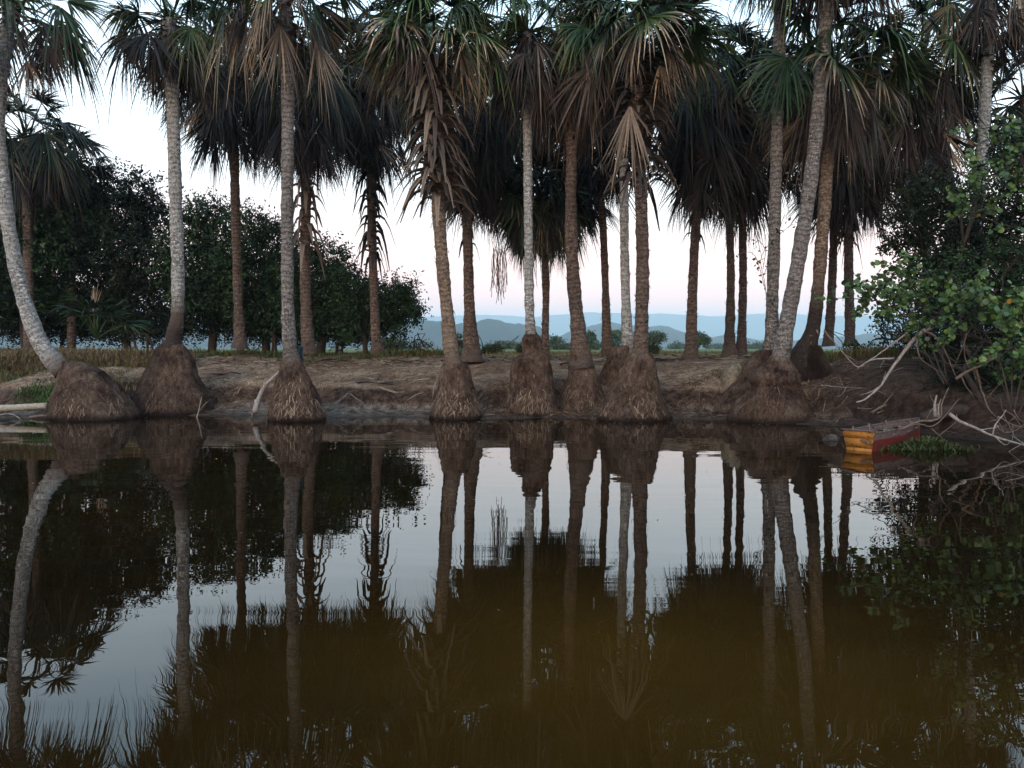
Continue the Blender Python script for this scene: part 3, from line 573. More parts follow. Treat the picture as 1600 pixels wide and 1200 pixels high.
# ------------------------------------------------------------------ broadleaf trees
def sprays(mb, C, Rr, n, size, k=9, twig=.45, val=(.2, .9), shell=.55):
    """n twigs in ellipsoid C,Rr; each carries k paired leaves"""
    d = nrm(rng.normal(0, 1, (n, 3))); rad = (U(shell ** 3, 1, n)) ** (1 / 3)
    lob = 1 + .38 * np.sin(d[:, :1] * 5 + C[0]) * np.cos(d[:, 2:] * 6 + C[2]); pz = C + d * rad[:, None] * Rr * lob * U(.7, 1.22, (n, 1))
    dr = nrm(d * .8 + rng.normal(0, .55, (n, 3)) + [0, 0, -.1]); sd_ = nrm(np.cross(dr, rng.normal(0, 1, (n, 3))))
    t = np.linspace(0, 1, k); side = np.where(np.arange(k) % 2, 1, -1)
    L = twig * U(.6, 1.4, n)
    c0 = pz[:, None] + dr[:, None] * (t[None, :, None] * L[:, None, None])
    ld_ = nrm(dr[:, None] * .5 + sd_[:, None] * side[None, :, None] + rng.normal(0, .35, (n, k, 3)))
    lw = nrm(np.cross(ld_, rng.normal(0, 1, (n, k, 3)))); s = size * U(.6, 1.3, (n, k, 1))
    c0 = c0.reshape(-1, 3); ld_ = ld_.reshape(-1, 3); lw = lw.reshape(-1, 3); s = s.reshape(-1, 1)
    v = np.stack([c0, c0 + ld_ * s * .5 + lw * s * .24, c0 + ld_ * s, c0 + ld_ * s * .5 - lw * s * .24], 1)
    vv = np.repeat(np.clip(U(*val, n)[:, None] + rng.normal(0, .1, (n, k)) + .3 * np.sin(C[0] * 3 + d[:, :1] * 4), 0, 1).ravel(), 4)
    mb.add(v, np.arange(len(c0) * 4).reshape(-1, 4), 0, vv)
    return pz
def tree(label, base, blobs, mat_leaf, dens, size, trunk_r=.16, name='broadleaf_tree', group=None, depth=1.0, twig=.45, shell=.5, bark=None, stems=1):
    """blobs: (px, py, rx, ry, Y)"""
    b0 = P(*base); b0[2] = float(ground_z(b0[0], b0[1])) - .1
    root = thing(name, b0, label, 'tree', group); m = MB(); tr = MB()
    for q in range(stems):
        off = np.array([U(-.8, .8), U(-.5, .5), 0]) * (stems > 1)
        bl = blobs if stems == 1 else [blobs[i] for i in range(q, len(blobs), stems)]
        fork = b0 + off + np.array([U(-.3, .3), 0, max(.8, .25 * (max(P(*x[:2], x[4])[2] for x in bl) - b0[2]))])
        tube(tr, smooth_path([b0 + off * .5, (b0 + fork + off * .4) / 2 + U(-.1, .1, 3) , fork], .25), trunk_r, 8, .04)
        for (px, py, rx, ry, Y) in bl:
            c = P(px, py, Y); mid = (fork + c) / 2 + U(-.3, .3, 3)
            pth = smooth_path([fork, mid, c], .3); tube(tr, pth, np.linspace(trunk_r * .6, .02, len(pth)), 6)
            for z in range(3):
                e = c + rng.normal(0, 1, 3) * np.array([PR(rx, Y), PR(rx, Y), PR(ry, Y)]) * .6
                pt2 = smooth_path([pth[len(pth) * 2 // 3], (pth[len(pth) * 2 // 3] + e) / 2 + U(-.15, .15, 3), e], .3); tube(tr, pt2, np.linspace(.03, .008, len(pt2)), 5)
    for (px, py, rx, ry, Y) in blobs:
        c = P(px, py, Y); Rr = np.array([PR(rx, Y), PR(rx, Y) * depth, PR(ry, Y)])
        n = int(dens * max(rx * ry / 2500, .15)); sprays(m, c, Rr, n, size, twig=twig, shell=shell)
    tr.build('trunk', bark or M_BARK, root, smooth=True, origin=b0); m.build('crown', mat_leaf, root, origin=b0); return root
G1 = 'dense evergreen trees behind the left bank'
tree('tall dark evergreen at the far left edge of the hedge', (40, 525, 29), [(-10, 300, 75, 55, 29), (55, 270, 60, 40, 29), (95, 305, 50, 45, 29), (20, 370, 85, 60, 28.5), (80, 390, 70, 50, 28.5), (-20, 440, 70, 50, 28), (60, 460, 60, 30, 29), (120, 350, 45, 50, 29)], M_LEAF, 640, .15, group=G1)
tree('dark evergreen with an open feathery top left of the whitish trunk', (200, 525, 30), [(150, 282, 30, 20, 30), (215, 300, 34, 26, 30), (190, 335, 50, 36, 30), (235, 345, 30, 34, 30), (160, 390, 60, 50, 29), (220, 410, 50, 45, 29), (190, 450, 50, 26, 29.5)], M_LEAFD, 640, .14, group=G1)
tree('rounded green tree between whitish and reddish palm trunks', (330, 525, 30), [(325, 335, 30, 22, 30), (300, 360, 34, 26, 30), (345, 365, 40, 30, 30), (300, 420, 55, 45, 29), (350, 425, 45, 45, 29), (320, 460, 50, 25, 29)], M_LEAF, 640, .14, group=G1)
tree('green tree whose top shows left of the haystack mound palm', (415, 528, 30), [(395, 355, 34, 24, 30), (420, 380, 34, 34, 30), (390, 430, 48, 50, 29), (435, 440, 40, 50, 29), (410, 485, 40, 25, 29)], M_LEAF, 640, .14, group=G1)
tree('dark tree sloping down behind the grey footed palm', (500, 532, 28.5), [(470, 410, 30, 26, 28.5), (515, 405, 30, 24, 28.5), (500, 440, 50, 36, 28), (540, 450, 34, 30, 28), (480, 490, 50, 34, 28), (540, 500, 40, 28, 28)], M_LEAF, 680, .13, group=G1)
tree('last tree of the hedge reaching right over the gap', (575, 540, 27), [(565, 452, 32, 20, 27), (605, 455, 28, 14, 27), (628, 468, 20, 10, 27), (590, 485, 30, 16, 27), (560, 500, 34, 26, 27), (632, 452, 12, 8, 27), (646, 488, 7, 5, 27), (610, 500, 16, 8, 27)], M_LEAF, 560, .12, trunk_r=.09, group=G1)
for q, (x, lb) in enumerate([(70, 'shaded understorey shrub at the far left under the hedge'), (235, 'shaded understorey shrub behind the whitish palm foot'), (425, 'shaded understorey shrub behind the haystack mound palm'), (525, 'shaded understorey shrub near the right end of the hedge')]):
    tree(lb, (x, 528, 30 - q * .6), [(x - 75, 480, 40, 34, 30.5), (x - 40, 505, 40, 24, 30), (x + 10, 508, 46, 20, 30), (x + 40, 478, 34, 36, 30.5), (x + 72, 500, 44, 26, 30), (x - 60, 512, 40, 14, 30.8), (x - 10, 480, 40, 26, 31), (x + 30, 512, 44, 14, 30.8), (x + 90, 478, 30, 26, 31)], M_LEAFD, 760, .12, trunk_r=.05, name='shrub', group='shrubs under the left hedge', stems=3)
# right hand thicket
tree('dark fine leaved tree filling the middle of the right thicket', (1500, 560, 19), [(1415, 350, 34, 24, 19), (1440, 320, 40, 30, 19), (1500, 330, 45, 40, 19), (1460, 390, 40, 28, 19), (1560, 360, 44, 44, 18.5), (1520, 400, 50, 40, 18.5), (1610, 310, 40, 50, 18.5), (1590, 430, 50, 50, 18), (1400, 385, 16, 12, 19), (1450, 450, 45, 40, 19), (1530, 470, 50, 40, 18.5), (1590, 260, 36, 36, 18.5), (1450, 290, 30, 22, 19), (1600, 500, 40, 40, 18)], M_LEAFD, 430, .10, trunk_r=.12, depth=.9, twig=.3, bark=M_BARK)
tree('low dark shrub at the water side of the right thicket', (1560, 640, 14.5), [(1575, 600, 30, 26, 15.5), (1610, 640, 26, 30, 15), (1510, 545, 50, 20, 18), (1440, 525, 46, 16, 18.5), (1400, 510, 30, 14, 18.5), (1470, 505, 44, 26, 18), (1590, 540, 44, 34, 16.5), (1530, 575, 44, 20, 16.5), (1540, 520, 50, 30, 17.5)], M_LEAFD, 430, .085, trunk_r=.05, twig=.25, name='shrub', stems=2)

def round_leaf_shrub(label, base, stems, Y, lsize=.040, n_per=30, sub=10):
    b0 = P(*base, Y); root = thing('round_leaf_shrub', b0, label, 'shrub', 'round leaved shrubs at the right'); tr = MB(); m = MB()
    for pts in stems:
        p3 = smooth_path([P(x, y, Y + U(-.6, .6)) for x, y in pts], .12); tube(tr, p3, np.linspace(.015, .005, len(p3)), 6, .05)
        for j in range(sub):
            i0 = int(U(.55, 1) * (len(p3) - 1)); s0 = p3[i0]; e = s0 + rng.normal(0, 1, 3) * [.38, .38, .28]
            tw = smooth_path([s0, (s0 + e) / 2 + U(-.06, .06, 3), e], .1); tube(tr, tw, np.linspace(.01, .004, len(tw)), 4)
            k = n_per; c = tw[rng.integers(len(tw) // 3, len(tw), k)] + rng.normal(0, .05, (k, 3)); nv = nrm(rng.normal(0, 1, (k, 3)) + [0, -.6, .5])
            a_ = nrm(np.cross(nv, rng.normal(0, 1, (k, 3)))); b_ = np.cross(nv, a_); s = lsize * U(.6, 1.35, (k, 1))
            hx = [(math.cos(q * math.pi / 4), math.sin(q * math.pi / 4)) for q in range(8)]
            v = np.stack([c + s * (x * a_ + y * b_) + nv * s * .18 * abs(x) for x, y in hx], 1)
            ii = np.arange(k)[:, None] * 8; q = np.concatenate([ii + [0, 1, 2, 3], ii + [3, 4, 7, 0], ii + [4, 5, 6, 7]]) 
            base_t = U(.1, .85, (k, 1)); base_t = np.where(U(0, 1, (k, 1)) < .010, U(.92, 1, (k, 1)), base_t)
            m.add(v, q, np.repeat(base_t, 8, 1).ravel(), .5)
    tr.build('stem', M_BARK, root, smooth=True, origin=b0); m.build('foliage', M_ROUND, root, origin=b0); return root
tree('fresh green shrub mingled into the lower right thicket', (1540, 610, 15.5), [(1480, 420, 40, 30, 15.5), (1540, 470, 46, 34, 15.5), (1590, 400, 36, 36, 15.5), (1470, 490, 34, 18, 16), (1420, 465, 22, 20, 16), (1530, 300, 36, 20, 15.5), (1590, 220, 34, 30, 15.5)], M_LEAF, 230, .075, trunk_r=.04, twig=.22, name='shrub', shell=.2, stems=3)
round_leaf_shrub('round leaved shrub reaching left over the bank in front of the thicket', (1470, 600), [[(1475, 600), (1440, 540), (1400, 480), (1360, 430)], [(1475, 600), (1450, 520), (1420, 440), (1390, 415)], [(1480, 600), (1470, 520), (1480, 470), (1500, 440)], [(1480, 600), (1430, 500), (1370, 470), (1345, 440)]], 14.6)
round_leaf_shrub('round leaved shrub with yellow leaves at the right edge', (1580, 640), [[(1580, 640), (1560, 560), (1520, 490), (1490, 450)], [(1580, 640), (1580, 540), (1560, 470), (1530, 450)], [(1585, 640), (1600, 560), (1600, 500), (1590, 470)], [(1580, 640), (1560, 570), (1590, 540), (1600, 540)], [(1590, 650), (1610, 600), (1600, 570)]], 13.2)
round_leaf_shrub('upper round leaved branches hanging across the grey palm trunk', (1620, 480), [[(1650, 480), (1620, 330), (1590, 240), (1560, 210)], [(1650, 400), (1600, 300), (1540, 260), (1500, 270)], [(1640, 420), (1560, 350), (1500, 330), (1480, 300)], [(1650, 380), (1610, 250), (1600, 200), (1585, 190)]], 14.5, n_per=18)
for (x, y, rx, ry, Y, lb) in [(612, 541, 20, 9, 27, 'pale leafy weed bush just right of the hedge end'), (655, 543, 22, 8, 28, 'low light green bush left of the ribbed collar palm'), (712, 538, 10, 12, 27, 'upright light green bush between the ribbed collar palm and dark flared palm'), (768, 546, 14, 5, 29, 'low bush right of the dark flared palm'), (822, 545, 10, 5, 30, 'small bush left of the domed mound neck'), (1016, 546, 10, 5, 29, 'small bush right of the red footed palm'), (1340, 545, 26, 9, 22, 'dim low bush at the foot of the dark ragged palm'), (1400, 538, 40, 13, 21, 'wide dark low bush left of the thicket')]:
    tree(lb, (x, y + 8, Y), [(x - rx * .3, y + 1, rx * .7, ry * .8, Y), (x + rx * .35, y, rx * .65, ry, Y)], M_FAR if x < 1100 else M_LEAF, 260 * 400 / (rx * ry) * .5, .075, trunk_r=.012, name='bush', group='low bushes along the rim of the bank', twig=.2, shell=.2, stems=2)
tree('dark tree added past the right edge to shade the water side tangle', (1680, 600, 16), [(1740, 120, 60, 60, 16), (1700, 260, 50, 50, 16), (1720, 340, 60, 70, 15.5), (1650, 430, 45, 50, 16), (1690, 480, 60, 60, 15), (1780, 180, 70, 70, 15), (1700, -160, 120, 90, 13.5), (1650, 540, 40, 40, 15.5)], M_LEAFD, 420, .11, trunk_r=.14, twig=.3)  # added mostly out of view so its canopy darkens the right bank
tree('low dark shrub covering the slope behind the branch tangle', (1530, 625, 15.6), [(1490, 590, 30, 16, 15.6), (1530, 600, 34, 20, 15.3), (1570, 590, 34, 24, 15.3), (1470, 560, 30, 16, 16.5), (1520, 560, 36, 18, 16)], M_LEAFD, 300, .08, trunk_r=.03, twig=.25, name='shrub', stems=3, shell=.2)
# slender twiggy vine beside the upright pale trunk
m = MB(); mv = MB(); b0 = P(1190, 420, 18.6); vr = thing('climbing_vine', P(1196, 560, 18.6), 'thin leafy vine sprouting beside the upright pale trunk', 'vine')
for pts in [[(1204, 545), (1196, 450), (1190, 400), (1225, 360), (1240, 350)], [(1198, 460), (1180, 400), (1160, 395), (1150, 400)], [(1194, 430), (1210, 380), (1226, 335)], [(1192, 420), (1196, 390), (1185, 375)]]:
    p3 = smooth_path([P(x, y, 18.4) for x, y in pts], .1); tube(m, p3, .007, 5)
    for q in p3[len(p3) // 3::2]: sprays(mv, q, np.array([.08, .08, .08]), 1, .11, k=3, twig=.1)
m.build('stem', M_TWIG, vr); mv.build('foliage', M_LEAFD, vr)

# ------------------------------------------------------------------ far trees on the plain
for (px, py, rx, ry, Y, lb) in [
    (620, 535, 20, 9, 130, 'round green tree on the plain right of the hedge end'), (792, 541, 9, 6, 260, 'tiny tree on the plain left of the domed mound palm'), (812, 544, 6, 4, 300, 'smallest far bush touching the domed mound palm'),
    (868, 538, 14, 9, 150, 'spreading tree right of the short black crowned palm'), (884, 545, 12, 4, 150, 'low flat topped tree just left of the leaning brown trunk'), (922, 530, 9, 8, 140, 'far tree right of the leaning brown trunk'), (926, 543, 9, 5, 140, 'far bush under the tree right of the leaning brown trunk'),
    (962, 526, 20, 7, 130, 'wide flat topped tree behind the thin dark trunk'), (952, 540, 18, 7, 125, 'dark bushy tree low behind the thin dark trunk'), (1021, 529, 12, 8, 120, 'small umbrella shaped tree right of the red footed palm'),
    (1060, 543, 16, 2.5, 400, 'long low far tree line left of the lone dark palm'), (1090, 534, 9, 10, 110, 'bushy tree hugging the lone dark palm on its right'), (1188, 543, 18, 3, 400, 'long low far tree line right of the close dark pair'), (1118, 544, 12, 2.2, 500, 'faint low trees left of the close dark pair')]:
    b = P(px, 547, Y); c = P(px, py, Y); root = thing('far_tree', (b[0], Y, 1.35), lb, 'tree', 'small trees dotting the far plain'); m = MB(); tr = MB()
    for q in range(4):
        cc = c + rng.normal(0, .45, 3) * np.array([PR(rx, Y), PR(rx, Y) * .5, PR(ry, Y) * .6])
        sprays(m, cc, np.array([PR(rx, Y) * .75, PR(rx, Y) * .6, PR(ry, Y) * .7]), 110, Y * .0032, k=4, twig=Y * .004, shell=.2)
    tube(tr, smooth_path([[b[0], Y, 1.2], (b + c) / 2, c], .6), Y * .0012, 6)
    tr.build('trunk', M_BARK, root); m.build('crown', M_FAR, root)

# ------------------------------------------------------------------ grass, weeds, litter
def blades(name, n, xr, yr, h, tint, label, wd=.012, lean=.35, mask=None, thick=1., val=(.2, 1), by_px=False):
    if by_px: y = U(*yr, n); x = (U(*xr, n) - 800) / F * y
    else: x = U(*xr, n); y = U(*yr, n)
    x = x + rng.normal(0, .05, n)
    if mask is not None: k = mask(x, y); x, y = x[k], y[k]; n = len(x)
    dn = hnoise(x * 1.3, y * 1.3, 9); keep = dn + U(-.8, .8, n) > -.25; x, y, dn = x[keep], y[keep], dn[keep]; n = len(x)
    z = ground_z(x, y) - .02; hh = U(*h, n) * (.75 + .35 * dn); az = U(0, 6.28, n); ln = U(.1, 1, n) * lean
    t = np.array([0, .4, .75, 1.]); o = np.stack([np.cos(az), np.sin(az), az * 0], -1)
    C = np.stack([x, y, z], -1)[:, None] + t[None, :, None] * hh[:, None, None] * np.array([0, 0, 1.]) + o[:, None] * (t ** 2)[None, :, None] * (hh * ln)[:, None, None]
    C[..., 2] -= (t ** 3)[None] * (hh * ln * .5)[:, None]
    az2 = az + 1.57 + U(-.6, .6, n); o2 = np.stack([np.cos(az2), np.sin(az2), az * 0], -1)
    W_ = o2[:, None] * (np.array([1, .9, .6, .1]) * wd * thick)[None, :, None]
    m = MB(); tt = np.clip(U(*tint, n) + .12 * dn, 0, 1)[:, None]; strips(m, C, W_, tt, U(*val, n)[:, None]); o_ = m.build(name, M_GRASS); tag(o_, label, 'grass', kind='stuff')
blades('dry_grass', 38000, (-80, 300), (20.1, 25), (.14, .46), (.45, .98), 'dry reddish and olive grass on the left bank top', mask=lambda x, y: (x < -8.2 + (y - 21) * .55 + .8 * np.sin(y * 2)), by_px=True, lean=.9, val=(0, .6))
blades('hedge_grass', 16000, (-60, 720), (24.8, 28.5), (.08, .32), (.0, .75), 'dim green grass along the foot of the hedge', by_px=True, val=(0, .55), lean=.9)
blades('meadow_grass', 12000, (560, 1300), (26, 46), (.05, .16), (.25, .75), 'yellow green meadow grass behind the palms', by_px=True, wd=.016, val=(.6, 1))
blades('bank_grass', 9000, (1270, 1520), (20, 24), (.15, .4), (.3, .85), 'olive grass strip below the right thicket', by_px=True, lean=.9, val=(0, .7))
blades('weed_patch', 5200, (10, 90), (18.9, 20.6), (.08, .24), (.0, .2), 'bright green weeds growing behind the pale log', by_px=True, wd=.014, val=(.6, 1))
blades('dry_tuft', 1200, (155, 215), (20.0, 21.2), (.08, .26), (.55, 1.), 'dry straw tufts between the two left mounds', by_px=True)
def litter():
    m = MB(); n = 14000; y = 19 + U(0, 1, n) ** .8 * 7.5; x = (U(-60, 1500, n) - 800) / F * y; k = y > shore(x) + .9; x, y = x[k], y[k]; n = len(x)
    back_ = (y > 22.5); z = ground_z(x, y) + .012; a_ = U(0, 6.28, n); d = np.stack([np.cos(a_), np.sin(a_), U(-.1, .25, n)], -1); e = np.stack([-np.sin(a_), np.cos(a_), U(-.3, .3, n)], -1)
    s = U(.015, .055, n)[:, None] * np.where(back_, 2.0, 1.)[:, None]; c = np.stack([x, y, z], -1)
    v = np.stack([c - d * s, c + e * s * .4, c + d * s, c - e * s * .4], 1); m.add(v, np.arange(n * 4).reshape(-1, 4), np.repeat(U(.6, 1, n), 4), np.repeat(U(0, 1, n), 4))
    o = m.build('leaf_litter', M_GRASS); tag(o, 'scattered dry leaves and husks on the sandy bank', 'leaf litter', kind='stuff')
    m = MB(); 
    for q in range(170):
        Y = U(19.4, 25.5); X = (U(0, 1480) - 800) / F * Y
        if Y < shore(X) + .5: continue
        az = U(-.6, .6); L = U(.1, .5); p0 = np.array([X, Y, 0]); pts = [p0, p0 + np.array([math.cos(az), math.sin(az), 0]) * L * .5 + U(-.03, .03, 3), p0 + np.array([math.cos(az), math.sin(az), 0]) * L]
        for p in pts: p[2] = float(ground_z(p[0], p[1])) + .02
        tube(m, smooth_path(pts, .1), U(.006, .014), 5)
    o = m.build('twig_litter', M_LOG); tag(o, 'small fallen sticks strewn over the bank', 'twigs', kind='stuff')
litter()

def root_mat():
    m = MB()
    for (px, hw, Y, n) in [(150, 78, 18.4, 700), (268, 80, 19.7, 900), (464, 50, 17.9, 350), (713, 50, 18.3, 450), (831, 52, 19.0, 600), (912, 60, 19.3, 900), (960, 60, 19.9, 500), (988, 75, 18.1, 800), (1160, 80, 18.9, 700), (1206, 85, 17.7, 500), (1268, 60, 18.9, 400), (600, 120, 19.2, 300)]:
        c0 = P(px, 640, Y); R0 = PR(hw, Y); a_ = U(0, 6.283, n); rr = R0 * U(.75, 1.35, n); x = c0[0] + rr * np.cos(a_); y = Y + rr * .9 * np.sin(a_); az = a_ + rng.normal(0, .7, n); L = U(.08, .35, n); t = np.linspace(0, 1, 4)
        bend = rng.normal(0, .9, n)[:, None] * t[None]
        X = x[:, None] + L[:, None] * t * np.cos(az[:, None] + bend); Yy = y[:, None] + L[:, None] * t * np.sin(az[:, None] + bend); Z = np.maximum(ground_z(X, Yy), -.01) + .012 + .05 * np.sin(t * 3.1)[None] * U(0, 1, (n, 1))
        C = np.stack([X, Yy, Z], -1); Wv = np.stack([-np.sin(az), np.cos(az), az * 0 + .5], -1)[:, None] * np.array([.007, .006, .005, .002])[None, :, None]
        k = ground_z(x, y) > .03; strips(m, C[k], Wv[k], 0, np.clip(U(.1, .95, (n, 1))[k] ** 1.5, 0, 1))
    o = m.build('root_mat', M_ROOT); tag(o, 'matted thin roots spreading over the mud around the palm feet', 'roots', kind='stuff')
root_mat()
# ------------------------------------------------------------------ logs, stump, pole, branches
def limb(name, label, cat, Y, paths, r0, material, group=None, dz=0, ns=9, parent=None, rough=.06, part='branch'):
    Yf = (lambda i: Y[i] if np.ndim(Y) else Y)
    first = paths[0]; b = P(first[0][0], first[0][1], Yf(0)); root = thing(name, b, label, cat, group)
    for i, pth in enumerate(paths):
        p3 = smooth_path([P(x, y, (Yf(i) + (w_[0] if w_ else 0))) for (x, y, *w_) in pth], .07); m = MB()
        L = len(p3); p3 = p3 + np.cumsum(rng.normal(0, .004, (L, 3)), 0) * (r0[i] < .08)
        tube(m, p3, np.linspace(r0[i], r0[i] * (.35 if part == 'branch' else .85), L), ns, rough)
        if part == 'branch' and r0[i] >= .009:
            for q in range(max(1, int(L / 7))):
                j = int(U(.15, .95) * (L - 1)); d_ = nrm(rng.normal(0, 1, 3) + [0, 0, .1]); ln = U(.12, .5)
                pt = smooth_path([p3[j], p3[j] + d_ * ln * .5 + U(-.04, .04, 3), p3[j] + d_ * ln + U(-.06, .06, 3)], .08); tube(m, pt, np.linspace(min(.007, r0[i] * .5), .002, len(pt)), 5)
        m.build('limb' if i == 0 else part, material, root, smooth=True, origin=b)
    return root
limb('log', 'smooth pale log lying at the waterline at far left', 'log', 18.4, [[(-40, 640), (20, 637), (74, 634)]], [.085], M_LOG, part='log')
limb('driftwood', 'thin pale curved branch arching out of the water at far left', 'branch', 17.9, [[(-10, 650), (15, 646), (30, 652), (36, 658)]], [.016], M_DEAD)
limb('dark_plank', 'dark plank half sunk beside the far left mound', 'plank', 18.2, [[(46, 652), (62, 650), (84, 651)]], [.035], M_TWIG)
limb('driftwood', 'grey driftwood log leaning against the haystack mound', 'log', 18.2, [[(398, 645, -.2), (404, 622), (414, 602), (434, 584), (443, 572, .3)], [(400, 625, .1), (396, 640), (392, 652)]], [.07, .035], M_DEAD)
limb('stick', 'thin stick poking out of the water left of the haystack mound', 'stick', 18.5, [[(307, 655), (311, 638), (315, 620)]], [.015], M_LOG)
limb('stick', 'forked twigs leaning on the left side of the ribbed collar palm mound', 'stick', 18.3, [[(676, 622), (681, 600), (687, 585)], [(682, 606), (690, 592), (692, 580)]], [.01, .008], M_DEAD)
limb('stick', 'long thin stick on the bank behind the ribbed collar palm', 'stick', 21.3, [[(733, 578), (752, 572), (776, 563)]], [.018], M_TWIG)
limb('palm_husk', 'curved fallen palm husk on the bank left of the red footed palm', 'husk', 22.6, [[(918, 560), (932, 562), (946, 558)]], [.03], M_LOG)
def m_pole(t, b):
    col(t, b, ramp(t, attr(t, 'tint'), [(.0, (.12, .05, .035)), (.2, (.30, .26, .22)), (.5, (.012, .03, .035)), (1, (.012, .03, .035))]))
pl = limb('leaning_pole', 'pole topped with a dark teal wrap leaning right of the haystack mound palm', 'pole', 18.5, [[(478, 588), (474, 565), (470, 547)]], [.016], M_LOG)
m = MB(); tube(m, smooth_path([P(472, 570, 18.4), P(469, 555, 18.4), P(470, 545, 18.4), P(472, 541, 18.4)], .05), [.01] + [.055] * (len(smooth_path([P(472, 570, 18.4), P(469, 555, 18.4), P(470, 545, 18.4), P(472, 541, 18.4)], .05)) - 2) + [.02], 9, .1)
def m_wrap(t, b): col(t, b, ramp(t, noise(t, 30, 3), [(.3, (.006, .014, .018)), (.7, (.02, .05, .055))]))
M_WRAP = mat('dark_teal_cloth', m_wrap, .7); m.build('cloth_wrap', M_WRAP, pl, smooth=True, origin=P(478, 588, 18.5))
# stump
def m_stump(t, b):
    n = noise(t, 12, 6, (1, 1, 1), .7); big = noise(t, 2.2, 3)
    c = ramp(t, n, [(.3, (.04, .03, .025)), (.5, (.16, .135, .10)), (.75, (.30, .26, .18))]); col(t, b, mix(t, ramp(t, big, [(.5, (0, 0, 0)), (.7, (.7, .7, .7))]), c, (.05, .035, .028))); bump(t, b, n, 1, .04)
M_STUMP = mat('pitted_stump', m_stump, .95)
sb = P(1145, 606, 19.2); st = thing('tree_stump', sb, 'pitted pale stump with a split top left of the twin clump', 'stump')
m = MB(); tube(m, smooth_path([sb - [0, 0, .3], sb + [0, 0, .1], sb + [-.01, 0, .3], sb + [-.02, 0, .48], sb + [-.05, 0, .56]], .05), np.interp(np.linspace(0, 1, len(smooth_path([sb - [0, 0, .3], sb + [0, 0, .1], sb + [-.01, 0, .3], sb + [-.02, 0, .48], sb + [-.05, 0, .56]], .05))), [0, .4, .8, .93, 1], [.30, .27, .24, .17, .06]), 20, .05); m.build('stump_body', M_STUMP, st, smooth=True, origin=sb)
m = MB(); tube(m, smooth_path([sb + [.13, -.02, .1], sb + [.15, -.02, .42], sb + [.12, -.02, .60]], .05), [.11] * (len(smooth_path([sb + [.13, -.02, .1], sb + [.15, -.02, .42], sb + [.12, -.02, .60]], .05)) - 2) + [.07, .03], 14, .06); m.build('split_lobe', M_STUMP, st, smooth=True, origin=sb)

GB = 'bare fallen branches by the boat'
limb('fallen_branch', 'grey branch drooping from the thicket to a forked tip above the boat', 'branch', 14.6,
     [[(1462, 508), (1440, 518), (1412, 548), (1392, 575), (1372, 605), (1350, 622), (1338, 626)], [(1397, 560), (1370, 561), (1352, 566), (1340, 574)], [(1418, 520), (1385, 545), (1360, 562), (1340, 573), (1322, 558), (1302, 534), (1285, 515)], [(1380, 592), (1384, 580)], [(1372, 605), (1360, 612), (1345, 617)]],
     [.04, .018, .014, .008, .01], M_DEAD, GB)
limb('fallen_branch', 'arched branch bending down right of the drooping grey one', 'branch', 14.2,
     [[(1440, 516), (1462, 526), (1478, 548), (1488, 575), (1496, 590)], [(1432, 528), (1436, 556), (1450, 568), (1472, 582)], [(1510, 520), (1505, 540), (1494, 566)]], [.02, .014, .012], M_TWIG, GB)
limb('fallen_branch', 'brown branch rising right from the tangle toward the leaves', 'branch', 14.0,
     [[(1494, 592), (1516, 578), (1540, 566), (1566, 552)], [(1516, 578), (1506, 556), (1506, 540)], [(1524, 574), (1530, 594), (1534, 610), (1548, 640)], [(1500, 584), (1510, 604), (1524, 622)], [(1540, 562), (1565, 562), (1578, 580), (1600, 596)], [(1522, 580), (1526, 600)]], [.03, .014, .024, .016, .02, .01], M_TWIG, GB)
limb('fallen_branch', 'whitish bare branch slanting down into the right edge of the frame', 'branch', 12.2,
     [[(1484, 646), (1500, 658), (1530, 672), (1566, 686), (1620, 702)], [(1496, 656), (1494, 648)], [(1555, 682), (1570, 696), (1578, 694)], [(1550, 680), (1554, 664), (1566, 650), (1572, 640)], [(1530, 672), (1552, 668), (1562, 664)]], [.026, .008, .010, .012, .008], M_DEAD, GB)
limb('fallen_branch', 'thin branch running from the boat edge up to the forked trunk', 'branch', 12.8,
     [[(1384, 680), (1408, 672), (1436, 665), (1458, 668), (1482, 648), (1502, 624)], [(1455, 668), (1468, 680), (1488, 694)], [(1468, 680), (1484, 668), (1498, 656)], [(1412, 670), (1440, 658), (1456, 658), (1472, 652), (1472, 640), (1476, 624), (1484, 606)]], [.014, .010, .009, .022], M_TWIG, GB)
limb('fallen_branch', 'reddish twig tangle at the right edge above the water', 'branch', 12.6,
     [[(1560, 650), (1580, 662), (1604, 668)], [(1568, 640), (1586, 650), (1600, 672)], [(1556, 662), (1570, 676), (1590, 672), (1606, 660)], [(1584, 640), (1592, 655), (1606, 664)], [(1575, 660), (1590, 685), (1604, 692)], [(1535, 612), (1546, 640), (1562, 655)]], [.012, .009, .012, .009, .008, .012], M_TWIG, GB)
limb('fallen_branch', 'broken sticks heaped on the mud behind the boat', 'branch', 16.3,
     [[(1362, 645), (1380, 634), (1402, 630), (1410, 628)], [(1376, 640), (1388, 622), (1399, 612)], [(1404, 630), (1412, 634), (1422, 641)], [(1340, 637), (1356, 638), (1364, 636)], [(1370, 646), (1384, 640), (1394, 634)], [(1400, 632), (1400, 612)]], [.03, .022, .016, .016, .02, .006], M_TWIG, GB)
limb('stick', 'straight thin stick jutting right from the silvery palm base', 'stick', 16.6, [[(1283, 602), (1310, 605), (1356, 607)], [(1318, 604), (1312, 590)], [(1322, 605), (1314, 618), (1302, 620)]], [.011, .006, .006], M_DEAD)
limb('fallen_branch', 'dark thin branch trailing over the water at the lower right', 'branch', 9.6, [[(1535, 764), (1560, 752), (1610, 738)], [(1560, 752), (1580, 762), (1600, 766)]], [.009, .005], M_TWIG, GB)
